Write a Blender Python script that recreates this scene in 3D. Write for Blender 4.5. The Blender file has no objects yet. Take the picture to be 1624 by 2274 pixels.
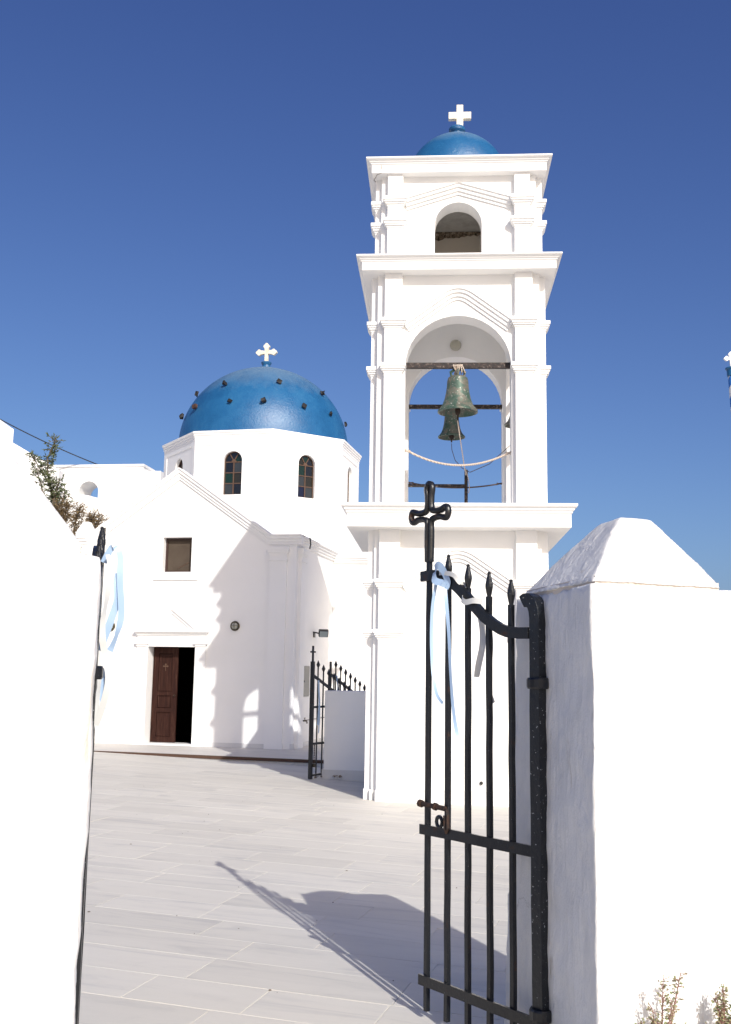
import bpy, bmesh, math, random
from mathutils import Vector, Matrix, noise
random.seed(7)
R = math.radians
sc = bpy.context.scene
COL = sc.collection

# ------------------------------------------------------------------ camera
cam_d = bpy.data.cameras.new('camera'); cam = bpy.data.objects.new('camera', cam_d); COL.objects.link(cam)
PITCH = math.atan(353 / 2288); ROLL = 0.016
fw = Vector((0, math.cos(PITCH), math.sin(PITCH)))
up0 = Vector((0, -math.sin(PITCH), math.cos(PITCH))); r0 = Vector((1, 0, 0))
cr = r0 * math.cos(ROLL) + up0 * math.sin(ROLL)
cu = up0 * math.cos(ROLL) - r0 * math.sin(ROLL)
m = Matrix((cr, cu, -fw)).transposed().to_4x4(); m.translation = Vector((0, 0, 1.6))
cam.matrix_world = m
cam_d.sensor_fit = 'VERTICAL'; cam_d.sensor_height = 36.0; cam_d.sensor_width = 25.7
cam_d.lens = 36.0 * 2288 / 2274
cam_d.clip_start = 0.05; cam_d.clip_end = 6000
sc.camera = cam

# ------------------------------------------------------------------ sky, sun, exposure
SUN_EL = 32.1
s_h = Vector((0.371, -0.9285, 0)).normalized()
to_sun = Vector((s_h.x * math.cos(R(SUN_EL)), s_h.y * math.cos(R(SUN_EL)), math.sin(R(SUN_EL))))
w = bpy.data.worlds.new('World'); sc.world = w; w.use_nodes = True
wt = w.node_tree; wt.nodes.clear()
wo = wt.nodes.new('ShaderNodeOutputWorld'); wb = wt.nodes.new('ShaderNodeBackground')
sky = wt.nodes.new('ShaderNodeTexSky'); sky.sky_type = 'NISHITA'; sky.sun_disc = False
sky.sun_elevation = R(SUN_EL); sky.sun_rotation = math.atan2(s_h.x, s_h.y)
sky.altitude = 1800; sky.air_density = 1.0; sky.dust_density = 10.0; sky.ozone_density = 6.0
wb.inputs['Strength'].default_value = 0.102
# grade the whole sky evenly to the film-like blue of the picture (one power curve per channel)
sp_ = wt.nodes.new('ShaderNodeSeparateColor'); cb_ = wt.nodes.new('ShaderNodeCombineColor')
wt.links.new(sky.outputs[0], sp_.inputs[0])
for ch, (k_, p_) in enumerate(((0.725, 1.26), (0.65, 1.21), (0.985, 0.92))):
    pw_n = wt.nodes.new('ShaderNodeMath'); pw_n.operation = 'POWER'; pw_n.inputs[1].default_value = p_
    ml_n = wt.nodes.new('ShaderNodeMath'); ml_n.operation = 'MULTIPLY'; ml_n.inputs[1].default_value = k_
    wt.links.new(sp_.outputs[ch], pw_n.inputs[0]); wt.links.new(pw_n.outputs[0], ml_n.inputs[0]); wt.links.new(ml_n.outputs[0], cb_.inputs[ch])
wt.links.new(cb_.outputs[0], wb.inputs[0]); wt.links.new(wb.outputs[0], wo.inputs[0])
sd = bpy.data.lights.new('sun', 'SUN'); sd.energy = 2.9; sd.angle = R(0.53); sd.color = (1.0, 0.972, 0.92)
so = bpy.data.objects.new('sun', sd); COL.objects.link(so)
so.rotation_euler = (-to_sun).to_track_quat('-Z', 'Y').to_euler(); so.location = to_sun * 60
sc.view_settings.view_transform = 'Standard'; sc.view_settings.look = 'None'
sc.view_settings.gamma = 1.0; sc.view_settings.use_curve_mapping = False
sc.view_settings.exposure = 0.48
sc.render.engine = 'CYCLES'
sc.cycles.max_bounces = 10; sc.cycles.diffuse_bounces = 6; sc.cycles.glossy_bounces = 4

# ------------------------------------------------------------------ materials
def mat(name, col, rough=0.8, metal=0.0, spec=0.5):
    mt = bpy.data.materials.new(name); mt.use_nodes = True
    b = mt.node_tree.nodes['Principled BSDF']
    b.inputs['Base Color'].default_value = (*col, 1); b.inputs['Roughness'].default_value = rough
    b.inputs['Metallic'].default_value = metal; b.inputs['Specular IOR Level'].default_value = spec
    return mt, mt.node_tree, b
def N(t, kind, **kw):
    n = t.nodes.new(kind)
    for k, v in kw.items():
        if k in n.inputs: n.inputs[k].default_value = v
        else: setattr(n, k, v)
    return n
def coords(t, scale=(1, 1, 1), which='Object'):
    tc = N(t, 'ShaderNodeTexCoord'); mp = N(t, 'ShaderNodeMapping'); mp.inputs['Scale'].default_value = scale
    t.links.new(tc.outputs[which], mp.inputs['Vector']); return mp.outputs['Vector']
def ramp(t, fac, stops):
    r = N(t, 'ShaderNodeValToRGB'); e = r.color_ramp.elements
    while len(e) < len(stops): e.new(0.5)
    for i, (p, c) in enumerate(stops):
        e[i].position = p; e[i].color = (*c, 1) if len(c) == 3 else c
    t.links.new(fac, r.inputs['Fac']); return r.outputs['Color']
def nz(t, vec, scale, detail=4, rough=0.55, dist=0.0):
    n = N(t, 'ShaderNodeTexNoise'); n.inputs['Scale'].default_value = scale; n.inputs['Detail'].default_value = detail
    n.inputs['Roughness'].default_value = rough; n.inputs['Distortion'].default_value = dist
    t.links.new(vec, n.inputs['Vector']); return n.outputs['Fac']
def bump(t, b, h, strength, dist):
    bn = N(t, 'ShaderNodeBump'); bn.inputs['Strength'].default_value = strength; bn.inputs['Distance'].default_value = dist
    t.links.new(h, bn.inputs['Height']); t.links.new(bn.outputs[0], b.inputs['Normal']); return bn
def mixc(t, fac, a, b, mode='MIX'):
    mx = N(t, 'ShaderNodeMix', data_type='RGBA', blend_type=mode)
    for s, i in ((fac, 0), (a, 6), (b, 7)):
        if hasattr(s, 'links'): t.links.new(s, mx.inputs[i])
        else: mx.inputs[i].default_value = s if i == 0 else (*s, 1)
    return mx.outputs[2]
def maprange(t, v, a, b, c=0.0, d=1.0):
    n = N(t, 'ShaderNodeMapRange'); t.links.new(v, n.inputs[0])
    for i, x in enumerate((a, b, c, d)): n.inputs[i + 1].default_value = x
    return n.outputs[0]

M = {}
# smooth whitewash of the church and tower
mt, t, b = mat('whitewash', (0.82, 0.82, 0.81), 0.75, spec=0.25); M['white'] = mt
v = coords(t); n1 = nz(t, v, 0.9, 5, 0.6)
t.links.new(ramp(t, n1, [(0.3, (0.85, 0.845, 0.825)), (0.6, (0.88, 0.875, 0.86))]), b.inputs['Base Color'])
bump(t, b, nz(t, v, 28, 5, 0.6), 0.25, 0.006)
# thick hand-laid lime plaster of the near gate piers
mt, t, b = mat('lime_plaster', (0.8, 0.8, 0.79), 0.62, spec=0.35); M['plaster'] = mt
v = coords(t); vs = coords(t, (3.5, 3.5, 1.0))
big = nz(t, v, 1.7, 6, 0.62, 0.4); fine = nz(t, v, 26, 7, 0.7); mid = nz(t, vs, 4.5, 6, 0.62, 0.5)
c1 = ramp(t, big, [(0.34, (0.60, 0.61, 0.615)), (0.44, (0.78, 0.775, 0.76)), (0.60, (0.86, 0.85, 0.825))])
st = maprange(t, nz(t, coords(t, (6, 6, 1.2)), 1.6, 5, 0.7, 1.0), 0.62, 0.78)
c2 = mixc(t, st, c1, (0.58, 0.53, 0.46))
vo = N(t, 'ShaderNodeTexVoronoi', feature='DISTANCE_TO_EDGE'); vo.inputs['Scale'].default_value = 1.35
wv = N(t, 'ShaderNodeVectorMath', operation='MULTIPLY_ADD'); wv.inputs[1].default_value = (0.55, 0.55, 0.55)
nn = N(t, 'ShaderNodeTexNoise'); nn.inputs['Scale'].default_value = 3.5; nn.inputs['Detail'].default_value = 7
t.links.new(v, nn.inputs['Vector']); t.links.new(nn.outputs['Color'], wv.inputs[0]); t.links.new(v, wv.inputs[2])
t.links.new(wv.outputs[0], vo.inputs['Vector'])
cm = maprange(t, vo.outputs['Distance'], 0.0, 0.004, 0.7, 0.0)
sel = maprange(t, nz(t, v, 1.1, 2), 0.60, 0.70)
mm = N(t, 'ShaderNodeMath', operation='MULTIPLY'); t.links.new(cm, mm.inputs[0]); t.links.new(sel, mm.inputs[1])
c3 = mixc(t, mm.outputs[0], c2, (0.52, 0.50, 0.47))
t.links.new(c3, b.inputs['Base Color'])
ad = N(t, 'ShaderNodeMath', operation='MULTIPLY_ADD'); ad.inputs[1].default_value = 0.35
t.links.new(fine, ad.inputs[0]); t.links.new(mid, ad.inputs[2])
sb = N(t, 'ShaderNodeMath', operation='MULTIPLY_ADD'); sb.inputs[1].default_value = -0.25
t.links.new(mm.outputs[0], sb.inputs[0]); t.links.new(ad.outputs[0], sb.inputs[2])
bump(t, b, sb.outputs[0], 0.6, 0.028)
M['cap'] = M['plaster'].copy(); M['cap'].name = 'cap_plaster'
for n_ in M['cap'].node_tree.nodes:
    if n_.type == 'VALTORGB':
        for e_ in n_.color_ramp.elements: e_.color = tuple(x * .93 for x in e_.color[:3]) + (1,)
# blue dome paint
mt, t, b = mat('blue_dome_paint', (0.02, 0.13, 0.36), 0.3, spec=0.5); M['blue'] = mt
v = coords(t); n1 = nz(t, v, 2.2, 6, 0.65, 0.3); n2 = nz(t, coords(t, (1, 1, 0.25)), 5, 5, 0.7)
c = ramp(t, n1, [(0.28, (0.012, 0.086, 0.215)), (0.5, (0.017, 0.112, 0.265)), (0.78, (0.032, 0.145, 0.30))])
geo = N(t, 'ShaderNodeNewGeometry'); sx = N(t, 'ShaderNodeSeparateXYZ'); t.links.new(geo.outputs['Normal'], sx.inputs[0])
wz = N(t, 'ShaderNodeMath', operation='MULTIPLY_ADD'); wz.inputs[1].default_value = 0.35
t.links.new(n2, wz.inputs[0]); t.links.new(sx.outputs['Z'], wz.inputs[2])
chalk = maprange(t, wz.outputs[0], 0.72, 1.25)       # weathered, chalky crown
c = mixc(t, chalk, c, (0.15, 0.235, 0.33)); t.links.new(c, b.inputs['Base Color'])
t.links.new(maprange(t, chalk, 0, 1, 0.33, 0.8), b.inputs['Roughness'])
bump(t, b, nz(t, v, 19, 6, 0.7), 0.75, 0.014)
# cream painted crosses
mt, t, b = mat('cream_paint', (0.80, 0.74, 0.60), 0.6); M['cream'] = mt
v = coords(t); t.links.new(ramp(t, nz(t, v, 9, 6, 0.7), [(0.3, (0.66, 0.58, 0.44)), (0.5, (0.80, 0.75, 0.62)), (0.8, (0.84, 0.81, 0.72))]), b.inputs['Base Color'])
# wrought iron under thick black paint
mt, t, b = mat('black_iron', (0.012, 0.013, 0.014), 0.32, spec=0.5); M['iron'] = mt
v = coords(t); n1 = nz(t, v, 14, 6, 0.7)
rs = maprange(t, n1, 0.60, 0.70)
c = mixc(t, rs, (0.010, 0.011, 0.013), (0.055, 0.024, 0.012))
sp = maprange(t, nz(t, v, 120, 3, 0.6), 0.70, 0.74)
c = mixc(t, sp, c, (0.30, 0.30, 0.29)); t.links.new(c, b.inputs['Base Color'])
t.links.new(maprange(t, rs, 0, 1, 0.30, 0.8), b.inputs['Roughness']); bump(t, b, nz(t, v, 45, 5, 0.65), 0.55, 0.004)
# white-speckled iron of the hinge post
mt, t, b = mat('splashed_iron', (0.012, 0.013, 0.014), 0.28); M['iron2'] = mt
v = coords(t); sp = maprange(t, nz(t, v, 75, 4, 0.6), 0.655, 0.70)
c = mixc(t, sp, (0.009, 0.011, 0.014), (0.62, 0.63, 0.64)); t.links.new(c, b.inputs['Base Color'])
bump(t, b, nz(t, v, 40, 5, 0.65), 0.7, 0.005)
mt, t, b = mat('rusty_iron', (0.07, 0.03, 0.016), 0.75); M['rust'] = mt
v = coords(t); t.links.new(ramp(t, nz(t, v, 40, 5), [(0.35, (0.014, 0.011, 0.010)), (0.62, (0.055, 0.026, 0.014))]), b.inputs['Base Color'])
# weathered black beam
mt, t, b = mat('weathered_beam', (0.02, 0.018, 0.018), 0.7); M['beam'] = mt
v = coords(t); t.links.new(ramp(t, nz(t, v, 22, 6, 0.75), [(0.45, (0.012, 0.011, 0.012)), (0.56, (0.045, 0.025, 0.02)), (0.66, (0.30, 0.27, 0.24))]), b.inputs['Base Color'])
bump(t, b, nz(t, v, 30, 5), 0.5, 0.01)
# bronze with verdigris
mt, t, b = mat('bronze', (0.05, 0.10, 0.075), 0.5, spec=0.4); M['bronze'] = mt
v = coords(t); n1 = nz(t, v, 7, 6, 0.65, 0.6)
c = ramp(t, n1, [(0.34, (0.026, 0.068, 0.048)), (0.47, (0.07, 0.115, 0.09)), (0.56, (0.15, 0.135, 0.11)), (0.72, (0.10, 0.17, 0.13))])
sp = maprange(t, nz(t, v, 42, 3, 0.5), 0.65, 0.68)
c = mixc(t, sp, c, (0.5, 0.5, 0.46)); t.links.new(c, b.inputs['Base Color']); b.inputs['Metallic'].default_value = 0.25
bump(t, b, nz(t, v, 18, 4), 0.3, 0.01)
# rope
mt, t, b = mat('rope_fibre', (0.62, 0.53, 0.43), 0.9); M['rope'] = mt
wv = N(t, 'ShaderNodeTexWave', wave_type='BANDS', bands_direction='DIAGONAL'); wv.inputs['Scale'].default_value = 22
t.links.new(coords(t), wv.inputs['Vector']); t.links.new(ramp(t, wv.outputs['Fac'], [(0.2, (0.42, 0.33, 0.26)), (0.7, (0.68, 0.59, 0.50))]), b.inputs['Base Color'])
M['cord'] = mat('dark_cord', (0.10, 0.07, 0.06), 0.9)[0]
# old brown timber
mt, t, b = mat('brown_timber', (0.05, 0.022, 0.016), 0.75, spec=0.2); M['wood'] = mt
v = coords(t, (9, 9, 0.8)); n1 = nz(t, v, 3, 7, 0.7, 0.5)
t.links.new(ramp(t, n1, [(0.3, (0.014, 0.0045, 0.003)), (0.55, (0.034, 0.011, 0.007)), (0.74, (0.065, 0.032, 0.020))]), b.inputs['Base Color'])
bump(t, b, n1, 0.4, 0.004)
M['frame'] = mat('red_brown_frame', (0.04, 0.016, 0.012), 0.6)[0]
M['frame2'] = mat('pale_brown_frame', (0.095, 0.05, 0.03), 0.65)[0]
M['dark'] = mat('shade_black', (0.004, 0.0035, 0.003), 0.95, spec=0.0)[0]  # near-black colour, paints in the darkness of interiors
# sacking behind the facade window
mt, t, b = mat('burlap', (0.16, 0.125, 0.095), 0.9, spec=0.15); M['burlap'] = mt
v = coords(t)
wa = N(t, 'ShaderNodeTexWave', bands_direction='X'); wa.inputs['Scale'].default_value = 30; wa.inputs['Distortion'].default_value = 3
wb2 = N(t, 'ShaderNodeTexWave', bands_direction='Z'); wb2.inputs['Scale'].default_value = 30; wb2.inputs['Distortion'].default_value = 3
t.links.new(v, wa.inputs[0]); t.links.new(v, wb2.inputs[0])
mx = N(t, 'ShaderNodeMath', operation='MULTIPLY'); t.links.new(wa.outputs['Fac'], mx.inputs[0]); t.links.new(wb2.outputs['Fac'], mx.inputs[1])
c = mixc(t, mx.outputs[0], (0.07, 0.053, 0.04), (0.15, 0.122, 0.095)); c = mixc(t, maprange(t, nz(t, v, 5, 4), 0.35, 0.7, 0, 0.6), c, (0.06, 0.044, 0.033))
t.links.new(c, b.inputs['Base Color'])
def glass(nm, col, rough=0.12):
    g = mat(nm, col, rough, spec=0.6)[0]; return g
M['g_green'] = glass('green_pane', (0.004, 0.018, 0.009)); M['g_grey'] = glass('clear_pane', (0.028, 0.031, 0.033), 0.2)
M['g_black'] = glass('dark_pane', (0.006, 0.006, 0.008)); M['g_olive'] = glass('amber_pane', (0.018, 0.014, 0.006)); M['g_blue'] = glass('blue_pane', (0.004, 0.005, 0.024))
# satin ribbon
def satin(nm, col):
    g, t_, b_ = mat(nm, col, 0.38, spec=0.5); b_.inputs['Sheen Weight'].default_value = 0.3; return g
M['rib_blue'] = satin('blue_satin', (0.38, 0.53, 0.73)); M['rib_white'] = satin('white_satin', (0.62, 0.63, 0.62))
# marble slabs
def marble(nm, lo, mi, hi, rnd=True):
    mt, t, b = mat(nm, mi, 0.6, spec=0.25)
    tc = N(t, 'ShaderNodeTexCoord'); oi = N(t, 'ShaderNodeObjectInfo')
    off = N(t, 'ShaderNodeVectorMath', operation='MULTIPLY_ADD'); off.inputs[1].default_value = (37.0, 53.0, 11.0)
    cb = N(t, 'ShaderNodeCombineXYZ')
    for i in range(3): t.links.new(oi.outputs['Random'], cb.inputs[i])
    t.links.new(cb.outputs[0], off.inputs[0]); t.links.new(tc.outputs['Object'], off.inputs[2])
    mp = N(t, 'ShaderNodeMapping'); mp.inputs['Scale'].default_value = (0.6, 4.0, 1); t.links.new(off.outputs[0], mp.inputs['Vector'])
    n1 = nz(t, mp.outputs[0], 1.5, 7, 0.62, 1.1)
    c = ramp(t, n1, [(0.30, lo), (0.47, mi), (0.72, hi)])
    warm = nz(t, mp.outputs[0], 0.9, 3, 0.5)
    c = mixc(t, maprange(t, warm, 0.45, 0.7, 0, 0.45), c, (0.63, 0.60, 0.535))
    if rnd:
        k = maprange(t, oi.outputs['Random'], 0, 1, 0.93, 1.04)
        cc = N(t, 'ShaderNodeCombineXYZ')
        for i in range(3): t.links.new(k, cc.inputs[i])
        c = mixc(t, 1.0, c, cc.outputs[0], 'MULTIPLY')
    g = nz(t, tc.outputs['Object'], 9, 5, 0.65)
    c = mixc(t, maprange(t, g, 0.55, 0.8, 0, 0.25), c, (0.50, 0.475, 0.435))
    t.links.new(c, b.inputs['Base Color']); bump(t, b, g, 0.12, 0.004)
    t.links.new(maprange(t, n1, 0.3, 0.7, 0.72, 0.58), b.inputs['Roughness'])
    return mt
M['slab'] = marble('marble_paving', (0.52, 0.505, 0.475), (0.645, 0.618, 0.558), (0.675, 0.645, 0.58))
M['riser'] = marble('white_marble', (0.60, 0.61, 0.62), (0.72, 0.72, 0.71), (0.78, 0.78, 0.77))
M['terrace'] = marble('terrace_marble', (0.50, 0.48, 0.45), (0.60, 0.57, 0.53), (0.66, 0.63, 0.58), False)
M['grout'] = mat('pale_grout', (0.70, 0.67, 0.605), 0.9)[0]
M['brownstrip'] = mat('rusty_nosing', (0.085, 0.045, 0.028), 0.8)[0]
mt, t, b = mat('dusty_ground', (0.36, 0.33, 0.29), 0.95); M['ground'] = mt
v = coords(t); t.links.new(ramp(t, nz(t, v, 0.25, 8, 0.65), [(0.35, (0.46, 0.41, 0.34)), (0.65, (0.60, 0.55, 0.48))]), b.inputs['Base Color'])
M['lane'] = mat('pale_lane', (0.72, 0.69, 0.62), 0.9)[0]
M['stone'] = mat('dark_lava_stone', (0.010, 0.009, 0.010), 0.7)[0]
M['stone2'] = mat('brown_lava_stone', (0.065, 0.03, 0.02), 0.8)[0]
M['grey_metal'] = mat('grey_metal', (0.17, 0.17, 0.165), 0.5, 0.3)[0]
M['dull_black'] = mat('dull_black', (0.02, 0.02, 0.02), 0.5)[0]
M['lampglass'] = mat('lamp_glass', (0.42, 0.42, 0.36), 0.2)[0]
M['brass'] = mat('tarnished_brass', (0.10, 0.085, 0.055), 0.45, 0.5)[0]
M['floodglass'] = mat('flood_glass', (0.30, 0.36, 0.38), 0.08)[0]
M['globe'] = mat('lamp_globe', (0.45, 0.43, 0.35), 0.3)[0]
M['rough_tan'] = mat('bare_plaster', (0.68, 0.61, 0.53), 0.9)[0]
mt, t, b = mat('peeling_plaster', (0.4, 0.39, 0.37), 0.9); M['peel'] = mt
v = coords(t); t.links.new(ramp(t, nz(t, v, 5, 6, 0.7), [(0.35, (0.46, 0.45, 0.44)), (0.6, (0.60, 0.60, 0.59)), (0.75, (0.40, 0.33, 0.26))]), b.inputs['Base Color']); bump(t, b, nz(t, v, 14, 5), 0.8, 0.02)
mt, t, b = mat('crumbling_edge', (0.10, 0.07, 0.05), 0.95); M['crumble'] = mt
v = coords(t); t.links.new(ramp(t, nz(t, v, 20, 6, 0.75), [(0.38, (0.03, 0.02, 0.015)), (0.5, (0.22, 0.16, 0.11)), (0.62, (0.5, 0.43, 0.35))]), b.inputs['Base Color'])
def leafm(nm, c0, c1):
    mt, t, b = mat(nm, c0, 0.6, spec=0.3)
    geo = N(t, 'ShaderNodeNewGeometry')
    t.links.new(ramp(t, geo.outputs['Random Per Island'], [(0.0, c0), (1.0, c1)]), b.inputs['Base Color']); return mt
M['leaf'] = leafm('green_leaves', (0.06, 0.085, 0.04), (0.13, 0.15, 0.07))
M['dryleaf'] = leafm('dry_stems', (0.13, 0.085, 0.04), (0.24, 0.17, 0.085))
M['weed'] = leafm('weed_leaves', (0.25, 0.31, 0.14), (0.36, 0.28, 0.19))
M['weedstem'] = mat('weed_stem', (0.26, 0.14, 0.11), 0.8)[0]
M['bark'] = mat('bark', (0.14, 0.11, 0.08), 0.9)[0]
mt, t, b = mat('striped_paint', (0.6, 0.6, 0.6), 0.5); M['stripe'] = mt
sx = N(t, 'ShaderNodeSeparateXYZ'); t.links.new(coords(t), sx.inputs[0])
at2 = N(t, 'ShaderNodeMath', operation='ARCTAN2'); t.links.new(sx.outputs[1], at2.inputs[0]); t.links.new(sx.outputs[0], at2.inputs[1])
k1 = N(t, 'ShaderNodeMath', operation='MULTIPLY_ADD'); k1.inputs[1].default_value = -1 / (2 * math.pi)
k0 = N(t, 'ShaderNodeMath', operation='MULTIPLY'); k0.inputs[1].default_value = 2.0; t.links.new(sx.outputs[2], k0.inputs[0])
t.links.new(at2.outputs[0], k1.inputs[0]); t.links.new(k0.outputs[0], k1.inputs[2])
fr = N(t, 'ShaderNodeMath', operation='FRACT'); t.links.new(k1.outputs[0], fr.inputs[0])
gt = N(t, 'ShaderNodeMath', operation='GREATER_THAN'); gt.inputs[1].default_value = 0.5; t.links.new(fr.outputs[0], gt.inputs[0])
t.links.new(mixc(t, gt.outputs[0], (0.03, 0.16, 0.50), (0.72, 0.72, 0.70)), b.inputs['Base Color'])

# ------------------------------------------------------------------ mesh helpers
class MB:
    def __init__(s): s.v = []; s.f = []
    def add(s, vs, fs):
        o = len(s.v); s.v += [tuple(p) for p in vs]; s.f += [tuple(i + o for i in f) for f in fs]; return s
    def box(s, x0, x1, y0, y1, z0, z1):
        return s.add([(x0, y0, z0), (x1, y0, z0), (x1, y1, z0), (x0, y1, z0), (x0, y0, z1), (x1, y0, z1), (x1, y1, z1), (x0, y1, z1)],
                     [(0, 3, 2, 1), (4, 5, 6, 7), (0, 1, 5, 4), (1, 2, 6, 5), (2, 3, 7, 6), (3, 0, 4, 7)])
    def prism(s, poly, a, b, axis='y'):
        """polygon (ccw seen from the -axis side for y: x right, z up) extruded from a to b"""
        n = len(poly)
        if axis == 'y': f = lambda p, d: (p[0], d, p[1])
        elif axis == 'x': f = lambda p, d: (d, p[0], p[1])
        else: f = lambda p, d: (p[0], p[1], d)
        vs = [f(p, a) for p in poly] + [f(p, b) for p in poly]
        fs = [tuple(range(n)), tuple(range(2 * n - 1, n - 1, -1))]
        fs += [(i, n + i, n + (i + 1) % n, (i + 1) % n) for i in range(n)]
        return s.add(vs, fs)
    def rings(s, rs, cap=True):
        n = len(rs[0]); vs = [p for r in rs for p in r]; fs = []
        for k in range(len(rs) - 1):
            for i in range(n):
                j = (i + 1) % n; fs.append((k * n + i, k * n + j, (k + 1) * n + j, (k + 1) * n + i))
        if cap: fs.append(tuple(range(n - 1, -1, -1))); fs.append(tuple(range((len(rs) - 1) * n, len(rs) * n)))
        return s.add(vs, fs)
    def poly_rings(s, n, prof, rot=0.0, cx=0, cy=0, cap=True):
        """regular n-gon rings with given apothem, e.g. a moulded cornice"""
        rs = []
        for a, z in prof:
            rr = a / math.cos(math.pi / n)
            rs.append([(cx + rr * math.cos(rot + math.pi / n + 2 * math.pi * i / n), cy + rr * math.sin(rot + math.pi / n + 2 * math.pi * i / n), z) for i in range(n)])
        return s.rings(rs, cap)
    def lathe(s, prof, n=32, cx=0, cy=0, cap=True):
        return s.rings([[(cx + r * math.cos(2 * math.pi * i / n), cy + r * math.sin(2 * math.pi * i / n), z) for i in range(n)] for r, z in prof], cap)
    def tube(s, path, r, n=6, twist=0.0, flat=None, cap=True):
        """sweep a round (n>4), square (n=4) or flat (w,h) section along a path; r may be a list"""
        P = [Vector(p) for p in path]; rs = []
        up = Vector((0, 0, 1)); t0 = (P[1] - P[0]).normalized()
        if abs(t0.dot(up)) > 0.95: up = Vector((0, 1, 0))
        nrm = (up - t0 * up.dot(t0)).normalized()
        for i, p in enumerate(P):
            tg = ((P[min(i + 1, len(P) - 1)] - P[max(i - 1, 0)])).normalized()
            nrm = (nrm - tg * nrm.dot(tg)).normalized(); bi = tg.cross(nrm)
            rr = r[i] if isinstance(r, (list, tuple)) else r
            if flat:
                sec = [(flat[0] / 2, flat[1] / 2), (-flat[0] / 2, flat[1] / 2), (-flat[0] / 2, -flat[1] / 2), (flat[0] / 2, -flat[1] / 2)]
                rs.append([p + bi * a + nrm * c for a, c in sec])
            else:
                rs.append([p + (nrm * math.cos(twist + 2 * math.pi * k / n) + bi * math.sin(twist + 2 * math.pi * k / n)) * rr for k in range(n)])
        return s.rings(rs, cap)
    def sweep_xz(s, path, prof, y):
        """moulding swept along a polyline in the x-z plane; prof = [(offset up-normal, depth out)]"""
        rs = []
        for i, p in enumerate(path):
            a = Vector(path[max(i - 1, 0)]); c = Vector(path[min(i + 1, len(path) - 1)]); p = Vector(p)
            d1 = (p - a).normalized() if i > 0 else (c - p).normalized(); d2 = (c - p).normalized() if i < len(path) - 1 else d1
            n1 = Vector((-d1.y, d1.x)); n2 = Vector((-d2.y, d2.x)); nn_ = (n1 + n2).normalized(); k = 1 / max(0.3, nn_.dot(n1))
            rs.append([(p.x + nn_.x * o * k, y - d, p.y + nn_.y * o * k) for o, d in prof])
        return s.rings(rs)
    def mesh(s, name, smooth=False):
        me = bpy.data.meshes.new(name); me.from_pydata(s.v, [], s.f)
        bm = bmesh.new(); bm.from_mesh(me); bmesh.ops.recalc_face_normals(bm, faces=bm.faces); bm.to_mesh(me); bm.free()
        if smooth: me.polygons.foreach_set('use_smooth', [True] * len(me.polygons))
        return me
    def build(s, name, m, parent=None, smooth=False, loc=None, rotz=0):
        o = bpy.data.objects.new(name, s.mesh(name, smooth)); COL.objects.link(o)
        o.data.materials.append(M[m] if isinstance(m, str) else m)
        if parent: o.parent = parent
        if loc: o.location = loc
        if rotz: o.rotation_euler.z = rotz
        return o
def tag(o, label, cat=None, group=None):
    o['label'] = label
    if cat: o['category'] = cat
    if group: o['group'] = group
    return o
def thing(name, label, cat, loc=(0, 0, 0), rotz=0, group=None):
    o = bpy.data.objects.new(name, None); COL.objects.link(o); o.empty_display_size = 0.2
    o.location = loc; o.rotation_euler.z = rotz; return tag(o, label, cat, group)
def struct(o): o['kind'] = 'structure'; return o
def auto_smooth(o, ang=35):
    me = o.data; bm = bmesh.new(); bm.from_mesh(me)
    for f in bm.faces: f.smooth = True
    for e in bm.edges:
        if len(e.link_faces) == 2 and e.calc_face_angle(0) > R(ang): e.smooth = False
        elif len(e.link_faces) != 2: e.smooth = False
    bm.to_mesh(me); bm.free(); return o
def bevel(o, wd=0.01, seg=2):
    md = o.modifiers.new('bevel', 'BEVEL'); md.width = wd; md.segments = seg; md.limit_method = 'ANGLE'; md.angle_limit = R(35); return o
def arc(cx, cz, r, a0, a1, n): return [(cx + r * math.cos(R(a0 + (a1 - a0) * i / n)), cz + r * math.sin(R(a0 + (a1 - a0) * i / n))) for i in range(n + 1)]
def arch_poly(x0, x1, z0, z1, r, zs, cx=0.0, n=20):
    return [(x0, z0), (cx - r, z0)] + arc(cx, zs, r, 180, 0, n) + [(cx + r, z0), (x1, z0), (x1, z1), (x0, z1)]

# ================================================================== GROUND
g = MB(); g.add([(-3000, -3000, -0.12), (3000, -3000, -0.12), (3000, 3000, -0.12), (-3000, 3000, -0.12)], [(0, 1, 2, 3)])
struct(g.build('ground', 'ground'))
g = MB(); g.add([(-9, -6, -0.10), (9, -6, -0.10), (9, 7.2, -0.10), (-9, 3.2, -0.10)], [(0, 1, 2, 3)])
struct(g.build('lane', 'lane'))
# hillside that climbs behind the church on the left
g = MB(); nx, ny = 40, 30; vs = []; fs = []
for j in range(ny + 1):
    for i in range(nx + 1):
        x = -60 + 62 * i / nx; y = 22.5 + 60 * j / ny
        k = max(0, min(1, (-x - 5.2) / 4)); q = max(0, min(1, (y - 22.5) / 5))
        z = -0.3 + k * (3.2 + 2.0 * q) + 0.03 * k * max(0, y - 27) + 0.2 * noise.noise(Vector((x * .3, y * .3, 0))) * k
        vs.append((x, y, z))
for j in range(ny):
    for i in range(nx): a = j * (nx + 1) + i; fs.append((a, a + 1, a + nx + 2, a + nx + 1))
g.add(vs, fs); struct(g.build('hillside', 'ground', smooth=True))

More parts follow.
